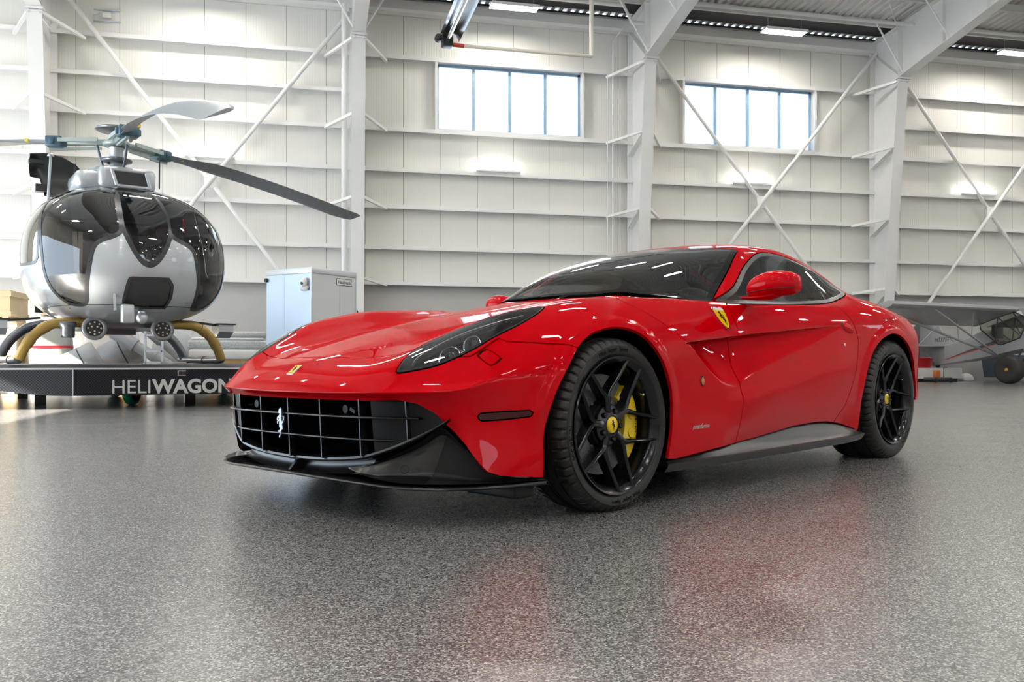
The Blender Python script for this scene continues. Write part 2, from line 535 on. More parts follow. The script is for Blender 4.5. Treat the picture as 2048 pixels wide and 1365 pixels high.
# wall girts, interrupted at the windows
GZ = [2.65, 3.58, 4.65, 5.62, 6.68, 7.62, 8.58]
def girt(x0, x1, z, full=True):
    mb = MB(); d = .24
    mb.box(x0, x1, YB - d, YB, z + .04, z + .046)            # web
    mb.box(x0, x1, YB - d - .004, YB - d, z - .062, z + .046)     # front lip
    mb.box(x0, x1, YB - .006, YB, z - .03, z + .04)
    xx = x0 + .6
    while xx < x1:
        mb.box(xx, xx + .012, YB - .07, YB - .02, z + .018, z + .04); xx += 1.0
    return mb.build('wall_girt', M_white, label='white horizontal steel rail across the ribbed wall panels', cat='girt', group='horizontal wall girts', kind='structure')
for i in range(len(COLX) - 1):
    x0, x1 = COLX[i] + .02, COLX[i + 1] - .02
    for z in GZ:
        if i in (2, 3) and z == 7.62: continue
        girt(x0, x1, z)

# rigid frames: tapered column + haunched rafter, every one its own thing
def frame(i, X):
    t = empty('steel_frame', (X, FL, 0), 0, ['white steel portal column at the doorway end', 'white steel portal column beside the helicopter tail', 'white steel portal column behind the silver cargo trailer',
        'white steel portal column between the two high windows', 'white steel portal column with deep rafter to the right of the windows', 'white steel portal column beyond the light aircraft', 'white steel portal column at the far end'][i], 'steel column', 'steel portal frames', 'structure')
    b0, b1, kz, top = 0.0, -.85, 8.6, 9.95      # flange offset foot -> knee
    hw = .165
    wy = YB - FL
    mb = MB()
    mb.add([(-.006, wy, 0), (-.006, b0, 0), (-.006, b1, kz), (-.006, wy, kz)] + [(.006, wy, 0), (.006, b0, 0), (.006, b1, kz), (.006, wy, kz)],
           [(0, 1, 2, 3), (7, 6, 5, 4)])
    mb.bar((0, b0, 0), (0, b1, kz), hw * 2, .02, up=(0, 1, 0))
    mb.box(-hw, hw, wy - .2, wy - .18, 0, top)
    mb.box(-.2, .2, -.03, wy, 0, .025)
    for z in (2.2, 4.4, 6.4):        # web stiffeners
        yy = b0 + (b1 - b0) * z / kz
        mb.bar((-.08, yy + .02, z + .3), (-.08, wy - .2, z - .1), .16, .012)
    mb.build('column', M_white, t)
    # end plates and bolts at the knee
    kb = MB()
    kb.box(-.2, .2, b1 - .07, b1 + .16, kz - .0, kz + .05)
    kb.box(-.19, .19, b1 - .06, b1 + .14, kz - .06, kz - .035)
    for sx in (-.12, .12):
        for yy in (b1 - .03, b1 + .08):
            kb.tube([(sx, yy, kz - .09), (sx, yy, kz + .08)], .018, 8)
    kb.build('knee_plate', M_white, t)
    # rafter, wall side to ridge side
    rf = MB()
    segs = [(b1 - .02, kz + .06, roof_z(FL + b1) - .3), (FL and -5.0, None, None), (-13.5, None, None), (RIDGE - FL, None, None)]
    dep = [None, 1.05, .75, .85]
    pts = []
    for s_, d in zip(segs, dep):
        y = s_[0]; zt = roof_z(FL + y) - .25
        pts.append((y, s_[1] if d is None else zt - d, zt))
    yw = wy - .2
    pts = [(yw, kz + .06, roof_z(YB) - .25)] + pts
    Vw = []
    for sgn in (-.006, .006):
        for y, zb, zt in pts: Vw += [(sgn, y, zb), (sgn, y, zt)]
    n = len(pts); F = []
    for k in range(n - 1):
        F += [(2 * k, 2 * k + 1, 2 * k + 3, 2 * k + 2), (2 * n + 2 * k + 2, 2 * n + 2 * k + 3, 2 * n + 2 * k + 1, 2 * n + 2 * k)]
    rf.add(Vw, F)
    for k in range(1, n - 1):
        rf.bar((0, pts[k][0], pts[k][1]), (0, pts[k + 1][0], pts[k + 1][1]), hw * 2, .02)
    rf.bar((0, pts[0][0], pts[0][2]), (0, pts[-1][0], pts[-1][2]), hw * 2, .02)
    rf.bar((0, yw, kz), (0, yw, roof_z(YB) - .25), hw * 2, .02, up=(0, 1, 0))
    rf.bar((0, b1, kz), (0, b1, roof_z(FL + b1) - .3), hw * 2, .025, up=(0, 1, 0))
    for yy in (-2.6, -4.2, -7, -10):
        zt = roof_z(FL + yy) - .26
        zb = np.interp(-yy, [-p[0] for p in pts[1:]], [p[1] for p in pts[1:]])
        rf.box(-.1, .1, yy - .006, yy + .006, zb, zt)
    # the knee stiffener running diagonally across the web
    rf.bar((-.09, b1, kz + .1), (-.09, yw, kz + 1.15), .16, .014)
    rf.build('rafter', M_white, t)
    # mirrored far side, simple
    ff = MB()
    yo = YF - FL
    Vw = []
    pt2 = [(yo + .1, 8.5, roof_z(YF) - .25), (yo + 1.4, 8.5, roof_z(YF + 1.4) - .3), (yo + 5.5, roof_z(YF + 5.5) - 1.2, roof_z(YF + 5.5) - .25), (RIDGE - FL, roof_z(RIDGE) - 1.1, roof_z(RIDGE) - .25)]
    for sgn in (-.006, .006):
        for y, zb, zt in pt2: Vw += [(sgn, y, zb), (sgn, y, zt)]
    n = 4; F = []
    for k in range(3): F += [(2 * k, 2 * k + 1, 2 * k + 3, 2 * k + 2), (2 * n + 2 * k + 2, 2 * n + 2 * k + 3, 2 * n + 2 * k + 1, 2 * n + 2 * k)]
    ff.add(Vw, F)
    for k in range(3): ff.bar((0, pt2[k][0], pt2[k][1]), (0, pt2[k + 1][0], pt2[k + 1][1]), hw * 2, .02)
    ff.box(-hw, hw, yo + 1.3, yo + 1.32, 0, 8.5); ff.box(-.006, .006, yo + .1, yo + 1.3, 0, 8.5)
    ff.build('opposite_rafter', M_white, t)
    # flange braces out to the girts (pairs) and up to the purlins
    for z in (2.65, 4.65, 6.68, 8.5):
        yy = b0 + (b1 - b0) * min(z, kz) / kz
        for s_ in (-1, 1):
            br = MB()
            tip = (s_ * .78, wy - .22, z - .06)
            br.bar((s_ * .14, yy + .02, z + .05), tip, .07, .07)
            br.build('flange_brace', M_white, t)
    for y in (-1.05, -2.9, -5.2, -8.2):
        zt = roof_z(FL + y) - .27
        zb = float(np.interp(-y, [-p[0] for p in pts[1:]], [p[1] for p in pts[1:]]))
        for s_ in (-1, 1):
            br = MB(); br.tube([(s_ * .15, y, zb + .03), (s_ * .95, y + .1, zt)], .025, 8)
            br.build('rafter_brace', M_white, t)
    return t
for i, X in enumerate(COLX): frame(i, X)

# big wall braces (tubes) with gusset at the crossing
def xbrace(xa, za0, xb, zb0, label):
    """two tubes crossing inside one bay"""
    t = empty('wall_brace', ((xa + xb) / 2, YB - .35, (za0 + zb0) / 2), 0, label, 'brace', 'diagonal wall braces', 'structure')
    cx, cz = t.location.x, t.location.z
    for s_ in (-1, 1):
        MB().tube([(s_ * (xa - cx), 0 + .03 * s_, za0 - cz), (s_ * (xb - cx), .03 * s_, zb0 - cz)], .055, 10).build('brace_tube', M_white, t)
    MB().bbox(-.15, .15, -.02, .02, -.17, .17, .01).bar((-.17, 0, -.2), (-.1, 0, -.1), .03, .05).bar((.17, 0, -.2), (.1, 0, -.1), .03, .05).build('brace_hub', M_white, t)
xbrace(-5.65, 9.55, 1.15, .6, 'white diagonal cross brace behind the helicopter rotor')
xbrace(9.1, 9.7, 16.5, .6, 'white diagonal cross brace in front of the right hand window')
xbrace(16.9, 9.7, 24.1, .6, 'white diagonal cross brace above the light aircraft')

# rain pipe and conduits on the wall
MB().tube([(1.02, YB - .55, 0), (1.02, YB - .55, 9.7)], .075, 14).build('rain_pipe', M_white, label='white vertical rain pipe left of the column behind the cargo trailer', cat='pipe')
cb = MB(); cb.tube([(8.32, YB - .32, .2), (8.32, YB - .32, 9.4), (8.55, YB - .5, 9.75)], .022, 8); cb.build('electrical_conduit', M_white, label='thicker thin white conduit left of the column between the windows', cat='conduit')
cb = MB(); cb.tube([(8.17, YB - .3, .2), (8.17, YB - .3, 8.5)], .015, 8); cb.build('electrical_conduit', M_white, label='thinnest white conduit climbing to the flange brace between the windows', cat='conduit')
MB().tube([(-9, YB - 1.5, 9.95), (8.2, YB - 1.5, 9.95), (8.5, YB - 1.3, 9.6), (9.6, YB - 1.3, 9.6)], .055, 12).build('sprinkler_pipe', M_white, label='white sprinkler pipe with a dropped elbow near the eave', cat='pipe')
MB().tube([(9.6, YB - 2.0, 9.95), (24, YB - 2.0, 9.95)], .05, 12).build('sprinkler_pipe', M_white, label='white straight sprinkler pipe under the roof right of the windows', cat='pipe')
# flat strip fixed high on the left bay (junction box)
t = empty('junction_box', (-4.75, YB - .02, 9.1), 0, 'small grey junction box between two rails high on the left bay', 'junction box')
MB().box(-.25, .35, -.05, 0, .12, .15).box(-.25, .35, -.05, 0, -.15, -.12).build('mounting_rail', M_alu, t)
MB().bbox(-.05, .15, -.09, 0, -.07, .07).build('box_body', M_white, t)
MB().tube([(-.1, -.03, .05), (-.25, -.03, 0), (-.3, -.03, -.5)], .012, 8).build('cable', M_alu, t)

# LED ceiling fittings, every one its own thing
M_led = mat('lit diffuser', (1, 1, 1), 0.5, emit=(1.0, 0.95, 0.87, LED))
def led_fitting():
    t = empty('ceiling_light', (0, 0, 0), 0)
    f = MB(); f.box(-.62, .62, -.17, .17, .02, .07); f.box(-.62, .62, -.175, -.165, -.012, .02); f.box(-.62, .62, .165, .175, -.012, .02)
    f.build('housing', M_white, t)
    MB().box(-.60, .60, -.155, .155, 0, .018).build('diffuser', M_led, t)
    for s_ in (-.5, .5): MB().tube([(s_, 0, .07), (s_, 0, .5)], .004, 6).build('hanger', M_alu, t)
    return t
LEDX = [-9.7, -2.35, 5.24, 12.83, 20.4, 28.0]
LEDY = [22.3, 17.6, 13.2, 8.8, 3.2, -2.8, -7.8, -12.8, -17.8]
NAMED = {(2, 0): 'lit white strip light high above the left window', (3, 0): 'lit white strip light high above the braced right window', (4, 0): 'lit white strip light behind the black heater at the picture edge'}
led0 = None
for i, x in enumerate(LEDX):
    for j, y in enumerate(LEDY):
        o = led_fitting() if led0 is None else copy_tree(led0)
        led0 = led0 or o
        o.location = (x, y, roof_z(y) - .78)
        o['category'] = 'ceiling light'; o['group'] = 'strip lights under the roof'
        o['label'] = NAMED.get((i, j), 'lit white strip light hung under the roof, out over the hangar floor' )
M_wled = mat('lit wall diffuser', (1, 1, 1), 0.5, emit=(1.0, 0.97, 0.9, 2.4))
for x_, l_ in ((-2.27, 'lit strip light on the wall behind the rotor blade'), (5.10, 'lit strip light on the wall below the left window'), (12.56, 'lit strip light on the wall behind the crossing of the window brace'), (20.13, 'lit strip light on the wall above the light aircraft')):
    t = empty('wall_light', (x_, YB - .28, 5.70), 0, l_, 'wall light', 'strip lights on the wall rails')
    MB().box(-.60, .60, -.05, .05, -.03, .02).build('housing', M_white, t)
    MB().box(-.58, .58, -.056, .046, .02, .13).build('diffuser', M_wled, t)
# radiant tube heaters
M_chrome = mat('polished reflector', (0.75, 0.76, 0.78), 0.18, 1.0)
M_blk = mat('black enamel', (0.02, 0.02, 0.022), 0.4)
M_redrub = mat('red rubber sleeve', (0.5, 0.05, 0.03), 0.5)
M_pvc = mat('cream pipe', (0.80, 0.76, 0.66), 0.4)
def heater(loc, L, label, burner=True):
    t = empty('tube_heater', loc, 0, label, 'heater')
    P = []
    for y in (0, -L):
        P.append([(a, y, b) for a, b in ((-.26, -.14), (-.18, .02), (-.1, .08), (.1, .08), (.18, .02), (.26, -.14))])
    MB().grid(P).build('reflector', M_chrome, t, shade=30)
    for s_ in (-.0,): MB().tube([(0, .05, -.08), (0, -L, -.08)], .055, 12).build('burner_tube', M_chrome, t)
    if burner:
        MB().bbox(-.13, .13, .03, .30, -.22, .12, .03).tube([(-.2, .16, .0), (-.2, .30, .0)], .09, 14).build('burner', M_blk, t)
        MB().tube([(.13, .2, -.14), (.42, .2, -.15)], .05, 12).build('sleeve', M_redrub, t)
    return t
heater((3.36, 21.2, 8.35), 7.0, 'long chrome tube heater with black burner hanging above the left window')
heater((-.9, 17.5, 8.6), 5.0, 'chrome tube heater end above the helicopter side', False)
heater((19.7, 20.6, 8.75), 8.0, 'grey tube heater with black burner at the top right corner')
fp = MB(); fp.tube([(3.8, 21.4, 8.2), (7.0, 21.4, 8.2), (7.0, 21.4, 8.25)], .045, 12); fp.tube([(7.0, 21.4, 8.2), (7.0, 21.4, 9.9)], .055, 12)
fp.build('flue_pipe', M_pvc, label='cream flue pipe from the chrome heater up to the roof', cat='pipe')
# pair of roof bracing rods
for a, b, l in (((9.2, 22.2, 9.9), (16.3, 14.5, 10.5), 'thin white roof bracing rod from the left rafter'), ((16.3, 22.2, 9.9), (9.2, 14.5, 10.5), 'thin white roof bracing rod from the right rafter')):
    MB().tube([a, b], .014, 6).build('bracing_rod', M_white, label=l, cat='bracing rod', kind='structure')
# ================================================================ HELICOPTER ON ITS PLATFORM
# local frame: x toward the nose, y toward the helicopter's left, z up from the hangar floor
HELI = empty('helicopter', (-2.187, 12.210, .012), math.radians(-68.06), 'silver helicopter with dark bubble windows and gold skid legs parked on the low platform', 'helicopter')
M_silver = mat('metallic silver paint', (0.50, 0.54, 0.58), 0.36, 0.5, coat=.9)
M_hframe = mat('dark window frame', (0.05, 0.053, 0.058), 0.3, 0.3)
M_hglass = thin_glass('dark canopy glass', (0.60, 0.58, 0.60))
M_hdoor = thin_glass('dark door glass', (0.06, 0.06, 0.065))
M_gold = mat('gold anodised tube', (0.36, 0.24, 0.07), 0.35, 0.5)
M_grey = mat('grey anodised tube', (0.16, 0.17, 0.19), 0.3, 0.7)
M_blade = mat('rotor blade grey', (0.30, 0.34, 0.38), 0.42)
M_hubg = mat('hub grey green', (0.42, 0.50, 0.49), 0.4, 0.2)
M_hubb = mat('hub blue grey', (0.06, 0.12, 0.16), 0.4, 0.3)
M_hblack = mat('black composite', (0.02, 0.021, 0.023), 0.35)
M_cabin = mat('purple grey upholstery', (0.20, 0.16, 0.21), 0.7)
M_belt = mat('beige belt webbing', (0.75, 0.70, 0.58), 0.8)

HST = [(1.155,.02,1.70,1.74),(1.14,.18,1.56,1.92),(1.09,.38,1.42,2.08),(.98,.60,1.28,2.25),(.80,.82,1.16,2.42),(.50,1.04,1.08,2.62),(.10,1.14,1.045,2.755),(-.4,1.16,1.035,2.82),(-1.0,1.12,1.04,2.84),(-1.6,1.0,1.08,2.84),(-2.2,.76,1.25,2.78),(-3.0,.36,1.75,2.64),(-4.5,.24,2.0,2.5),(-6.4,.17,2.14,2.44)]
def heli_skin():
    st = catmull(HST, 7)
    NA = 88; V = []; 
    for x, hw, zb, zt in st:
        ysh = .04
        zm = zb + (zt - zb) * .44
        n = 2.55 if x > -2.2 else 2.2
        for k in range(NA):
            a = 2 * PI * k / NA
            c, s_ = math.cos(a), math.sin(a)
            yy = hw * math.copysign(abs(c) ** (2 / n), c)
            zz = zm + (zt - zm if s_ > 0 else zm - zb) * math.copysign(abs(s_) ** (2 / n), s_)
            V.append((x, yy + ysh, zz))
    T = []
    for i in range(len(st) - 1):
        for k in range(NA):
            a = i * NA + k; b = i * NA + (k + 1) % NA; c = a + NA; d = b + NA
            T += [(a, b, d), (a, d, c)]
    c0 = len(V); V.append((1.157, 0, 1.72))
    for k in range(NA): T.append((c0, (k + 1) % NA, k))
    return np.array(V, float), np.array(T, int)
def azel(V):
    dx, y, dz = V[:, 0] + .6, V[:, 1], V[:, 2] - 1.85
    return np.degrees(np.arctan2(y, dx)), np.degrees(np.arctan2(dz, np.hypot(dx, y)))

HW_SIDE = [(12.5,43),(12,28),(11,16),(10,9),(12,6.5),(17,4.5),(20,1.5),(21.5,-5),(22.5,-11),(23.8,-20.5),(27,-23),(33,-22.5),(37,-18.5),(40,-13),(42,-5.6),(43.5,3.3),(47,14),(54,27),(57,38),(50,46),(30,49)]
HW_MID = [(-9.8,46),(-9.2,30),(-8.5,16),(-7.8,9.5),(-6.2,5),(-3.8,0),(-1.4,-3.4),(.6,-4.4),(2.6,-3.4),(5,0),(7.4,5),(8.8,9.5),(9.5,16),(10.2,30),(10.8,46)]
HW_CHIN = [(-5.8,-10.9),(7.6,-10.6),(9.1,-12.7),(9.6,-18.1),(9.0,-22.4),(-7.0,-22.6),(-7.7,-19.6),(-6.6,-13.5)]
HW_DOOR = [(58,29),(50,14),(47.5,3),(48.5,-3),(53,-4),(62,-4),(85,-3),(92,0),(93,22),(80,33),(66,34)]
def build_heli_body():
    V, T = heli_skin()
    m = TriMesh(V, T)
    polys = {'sideL': [(-a, b) for a, b in HW_SIDE], 'sideR': HW_SIDE, 'mid': HW_MID, 'chin': HW_CHIN, 'doorL': [(-a, b) for a, b in HW_DOOR], 'doorR': HW_DOOR}
    def ev(k, off=0.0, P=None):
        az, el = azel(m.V if P is None else P)
        pl = catmull(polys[k], 3, True) if k != 'chin' else polys[k]
        return sd_poly(az, el, pl) + off
    for k in polys:
        m.cut(ev(k)); m.cut(ev(k, 1.7 if k != 'chin' else 1.2))
    # seams: belly joint and door edge
    def seam(P): return P[:, 2] - (1.235 + .0 * P[:, 0])
    m.cut(seam(m.V) - .004); m.cut(seam(m.V) + .004)
    C_ = m.V[m.T].mean(1)
    L = np.full(len(C_), 'skin', dtype=object)
    L[(np.abs(seam(C_)) < .004)] = 'line'
    for k in polys:
        e = ev(k, 0, C_); w_ = 1.7 if k != 'chin' else 1.2
        L[(e > -w_) & (e <= 0) & (np.char.startswith(L.astype(str), 'glass') == False)] = 'frame'
        L[e > 0] = 'glass_' + k
    az, el = azel(C_)
    N = m.vnorm()
    if (N * (m.V - np.array([-1, 0, 1.9]))).sum() < 0: N = -N
    def part(name, labs, mt, off=0.0, label=None):
        sel = np.isin(L, labs); Tt = m.T[sel]
        if not len(Tt): return
        u = np.unique(Tt); rm = np.full(len(m.V), -1); rm[u] = np.arange(len(u))
        P = m.V[u] - N[u] * off
        a_, b_, c_ = (P[rm[Tt][:, i]] for i in range(3))
        if (np.cross(b_ - a_, c_ - a_) * N[u][rm[Tt][:, 0]]).sum() < 0: Tt = Tt[:, ::-1]
        me = bpy.data.meshes.new(name); me.from_pydata(P.tolist(), [], rm[Tt].tolist()); me.materials.append(mt)
        me.polygons.foreach_set('use_smooth', [True] * len(me.polygons)); me.update()
        me.normals_split_custom_set_from_vertices(N[u].tolist())
        o = bpy.data.objects.new(name, me); COL.objects.link(o); o.parent = HELI
        if label: o['label'] = label
        return o
    part('fuselage', ['skin'], M_silver, label='silver fuselage shell')
    part('panel_seam', ['line'], M_hframe)
    part('window_frame', ['frame'], M_hframe, -.004)
    for k, nm in (('sideL', 'windscreen_pane'), ('sideR', 'windscreen_pane'), ('mid', 'centre_window'), ('doorL', 'door_window'), ('doorR', 'door_window')):
        part(nm, ['glass_' + k], M_hdoor if nm == 'door_window' else M_hglass)
    part('chin_window', ['glass_chin'], mat('nose hatch pane', (.045, .047, .05), .12), .01, 'dark hatch window in the nose')
build_heli_body()
def hp(mb, name, mats, label=None, shade=None): return mb.build(name, mats, HELI, label, shade=shade)
# cabin inside: floor, seats with belts, instrument pod, rear wall
mb = MB(); mb.box(-1.9, .45, -.72, .78, 1.20, 1.24); mb.box(-1.90, -1.84, -.80, .85, 1.25, 2.6); hp(mb, 'cabin_floor', M_hblack)
for y in (-.50, .10, .70):
    mb = MB(); mb.bbox(-.45, .08, y - .25, y + .25, 1.42, 1.60, .06, 3)
    M = Matrix.Translation((-.46, y, 1.55)) @ Matrix.Rotation(math.radians(-12), 4, 'Y')
    mb.bbox(-.09, .09, -.25, .25, 0, .62, .08, 3, M); mb.bbox(-.07, .07, -.19, .19, .52, .86, .10, 3, M)
    mb.bbox(-.40, -.05, y - .2, y + .2, 1.26, 1.44, .03, 2)
    hp(mb, 'seat', M_cabin, 'purple grey padded seat')
    bl = MB()
    for s_ in (-.035, .035): bl.bar((-.36, y + s_, 2.22), (-.32, y + s_ * .6, 1.72), .05, .008, up=(1, 0, 0))
    bl.lathe([(0, -.012), (.045, -.012), (.045, .012), (0, .012)], 16, Matrix.Translation((-.30, y, 1.68)) @ Matrix.Rotation(PI / 2, 4, 'Y')); hp(bl, 'seat_belt', M_belt)
mb = MB(); mb.bbox(.30, .62, -.18, .18, 1.26, 1.95, .08, 3); mb.bbox(.25, .55, -.38, .32, 1.85, 2.12, .06, 3); hp(mb, 'instrument_pod', M_hblack)
for y in (-.42, .5):
    mb = MB(); mb.tube([(.1, y, 1.26), (.16, y, 1.55), (.05, y, 1.72)], .014, 8); mb.tube([(.05, y, 1.70), (.06, y, 1.80)], .024, 8); hp(mb, 'cyclic_stick', M_hblack)
# window centre posts with latches, red warning strip, wire cutter blade
mb = MB(); mb.tube([(.86, .47, 2.30), (.93, .47, 2.12)], .012, 8); hp(mb, 'red_streamer', mat('red ribbon', (.6, .02, .03), .6), 'small red ribbon on the window post')
mb = MB(); mb.bar((.98, -.33, 1.36), (1.02, -.33, 1.16), .02, .035, up=(1, 0, 0)); mb.bbox(.92, 1.04, -.26, -.12, 1.02, 1.24, .02, 2)
hp(mb, 'pitot_bracket', M_silver)
mb = MB(); sph(mb, (.86, .0, 1.09), .07, 0, 20); mb.tube([(.86, 0, 1.09), (.84, 0, 1.16)], .045, 12); hp(mb, 'belly_camera', M_silver)
for y in (-.43, .36):
    mb = MB(); M = Matrix.Translation((.34, y, .975)) @ Matrix.Rotation(PI / 2, 4, 'Y')
    mb.lathe([(0, -.03), (.13, -.03), (.145, 0), (.135, .03), (.10, .03), (.098, .018), (0, .018)], 32, M, 0)
    mb.lathe([(0, .019), (.097, .019)], 32, M, 1)
    for r_, n_ in ((.035, 3), (.072, 8)):
        for k in range(n_):
            a = 2 * PI * k / n_
            mb.lathe([(0, .022), (.011, .021)], 10, M @ Matrix.Translation((r_ * math.cos(a), r_ * math.sin(a), 0)), 2)
    mb.bar((.30, y, 1.10), (.34, y, 1.0), .05, .03)
    hp(mb, 'landing_light', [mat('lamp rim grey', (.25, .26, .28), .4, .3), M_hblack, M_belt], 'round landing light under the belly')
mb = MB(); mb.lathe([(0, .86), (.075, .86), (.08, .90), (.08, .98), (.095, 1.0), (.095, 1.05), (0, 1.05)], 24, Matrix.Translation((.2, -.70, 0))); hp(mb, 'antenna_pod', M_grey)
for y, x in ((-.45, -.9), (.38, .1)):
    MB().tube([(x, y, 2.78), (x + .02, y, 3.18)], .009, 8).build('whip_antenna', M_hblack, HELI)
# landing gear
for s_ in (-1, 1):
    c = catmull([(.12, s_ * .30, 1.02), (.11, s_ * .62, 1.05), (.09, s_ * .86, 1.02), (.06, s_ * 1.03, .90), (.03, s_ * 1.14, .74), (0, s_ * 1.20, .60)], 6)
    mb = MB(); mb.tube(c, .060, 18); mb.tube(c[13:17], .068, 18); mb.tube(c[20:24], .067, 18); hp(mb, 'front_skid_leg', M_gold, 'gold curved front leg')
    c = catmull([(-2.0, s_ * .30, 1.10), (-1.98, s_ * .62, 1.10), (-1.95, s_ * .88, 1.04), (-1.92, s_ * 1.06, .90), (-1.90, s_ * 1.17, .74), (-1.90, s_ * 1.22, .62)], 6)
    mb = MB(); mb.tube(c, .065, 18); hp(mb, 'rear_skid_leg', M_grey)
    mb = MB(); mb.tube([(.015, s_ * 1.20, .62), (-.02, s_ * 1.20, .597), (-.5, s_ * 1.205, .592), (-1.2, s_ * 1.21, .596), (-1.9, s_ * 1.22, .602), (-2.1, s_ * 1.22, .61)], [.05, .052, .05, .045, .05, .04], 16)
    mb.tube([(-.75, s_ * 1.205, .595), (-.95, s_ * 1.207, .596)], .056, 16); hp(mb, 'skid_tube', M_grey)
    mb = MB(); mb.box(-2.25, -1.5, s_ * 1.22 - .07, s_ * 1.22 + .07, .552, .566); hp(mb, 'wear_plate', M_hblack)
    mb = MB(); mb.prism([(-.70, 1.03), (-.70, 1.08), (-.35, 1.08), (-.35, .98), (-.52, .90)], s_ * 1.38 - .10, s_ * 1.38 + .10, Matrix(((1,0,0,0),(0,0,1,0),(0,1,0,0),(0,0,0,1))), 0)
    mb.box(-.72, -.33, s_ * 1.38 - .13, s_ * 1.38 + .13, 1.08, 1.10, mi=1); mb.bar((-.5, s_ * .9, 1.12), (-.5, s_ * 1.38, 1.07), .05, .03, mi=1); hp(mb, 'boarding_step', [M_silver, M_hblack])
mb = MB(); mb.box(-1.9, .1, -.45, .5, 1.0, 1.06); mb.box(-.9, -.6, -.2, .25, .93, 1.0); hp(mb, 'belly_panel', M_grey)
# engine deck: intake fairing, open cowl, mast, hub, blades
def loft(sts, n=28, e=2.6, flat=None):
    P = []
    for x, yc, zc, hw, hh in sts:
        P.append([(x, yc + hw * math.copysign(abs(math.cos(a)) ** (2 / e), math.cos(a)), zc + hh * math.copysign(abs(math.sin(a)) ** (2 / e), math.sin(a))) for a in np.linspace(0, 2 * PI, n, endpoint=False)])
    return P
mb = MB(); mb.grid(loft(catmull([(-.30, .03, 2.90, .26, .12), (-.5, .04, 2.93, .40, .20), (-.8, .04, 2.94, .46, .24), (-1.5, .04, 2.92, .48, .24), (-2.4, .04, 2.80, .36, .22), (-3.4, .04, 2.5, .22, .14)], 5)), close_v=True)
hp(mb, 'engine_fairing', M_silver)
mb = MB(); mb.bbox(-.75, -.10, -.30, .40, 2.76, 3.07, .09, 4); mb.bbox(-.9, -.2, -.55, .10, 2.74, 3.02, .12, 4)
iy0, iy1, iz0, iz1 = -.15, .26, 2.81, 3.01
for a_, b_ in (((iy0, iz1), (iy1, iz1)), ((iy1, iz1), (iy1 + .05, iz0)), ((iy1 + .05, iz0), (iy0 + .06, iz0)), ((iy0 + .06, iz0), (iy0, iz1))): mb.tube([(-.095, a_[0], a_[1]), (-.095, b_[0], b_[1])], .022, 10)
mb.add([(-.088, iy0, iz1), (-.088, iy1, iz1), (-.088, iy1 + .05, iz0), (-.088, iy0 + .06, iz0)], [(0, 1, 2, 3)], None, 1); hp(mb, 'air_intake', [M_silver, M_hblack], 'rectangular dark air intake')
cp_ = [(-1.22, 3.40), (-1.00, 3.43), (-.80, 3.41), (-.62, 3.33), (-.50, 3.20), (-.42, 3.05), (-.36, 2.88), (-.60, 2.80), (-.95, 2.82), (-1.12, 2.88), (-1.02, 3.02), (-1.20, 3.08), (-1.23, 3.26)]
mb = MB()
ys_ = np.linspace(-1.22, -.34, 16); YS = .33
for off in (0, .035):
    P = []
    for y in ys_:
        zt = float(np.interp(y, [-1.22, -1.0, -.8, -.62, -.5, -.42, -.34], [3.38, 3.43, 3.41, 3.33, 3.20, 3.05, 2.86]))
        zb = float(np.interp(y, [-1.22, -1.08, -1.07, -.6, -.34], [3.08, 3.06, 2.84, 2.78, 2.80]))
        P.append([(-1.55 - off - .22 * math.sin((y + 1.22) / .88 * PI * .5) * u - .10 * math.sin(u * PI), y + YS, zb + (zt - zb) * u) for u in np.linspace(0, 1, 9)])
    mb.grid(P)
mb.tube([r_[-1] for r_ in P], .016, 8); mb.box(-1.62, -1.5, -.91, -.72, 3.26, 3.31); mb.box(-1.62, -1.5, -.83, -.65, 2.88, 2.98)
hp(mb, 'open_cowl', M_hblack, 'raised black engine cowl')
mb = MB(); mb.tube([(-1.42, -.66, 3.36), (-1.38, -.70, 2.74)], .018, 10); mb.lathe([(0, 0), (.05, 0), (.03, .04), (0, .04)], 12, Matrix.Translation((-1.42, -.66, 3.35))); hp(mb, 'cowl_strut', M_silver)
mx, my = -.55, .0
mb = MB(); mb.lathe([(.11, 3.05), (.105, 3.14), (.085, 3.17), (.082, 3.34), (.10, 3.38)], 24, Matrix.Translation((mx, my, 0))); hp(mb, 'rotor_mast', M_silver)
mb = MB()
for a in (20, 140, 260):
    c, s_ = math.cos(math.radians(a)), math.sin(math.radians(a))
    mb.tube([(mx + .16 * c, my + .16 * s_, 3.10), (mx + .24 * c, my + .24 * s_, 3.40)], .018, 8)
mb.lathe([(.12, 3.18), (.19, 3.20), (.19, 3.23), (.12, 3.25)], 24, Matrix.Translation((mx, my, 0)))
hp(mb, 'swashplate', M_grey)
mb = MB(); mb.lathe([(0, 3.40), (.16, 3.40), (.18, 3.44), (.10, 3.50), (.09, 3.60), (0, 3.60)], 28, Matrix.Translation((mx, my, 0)), 0)
mb.lathe([(0, 3.665), (.12, 3.66), (.25, 3.635), (.27, 3.615), (.24, 3.60), (0, 3.59)], 36, Matrix.Translation((mx, my, 0)), 1)
hp(mb, 'rotor_hub', [M_hubg, M_grey])
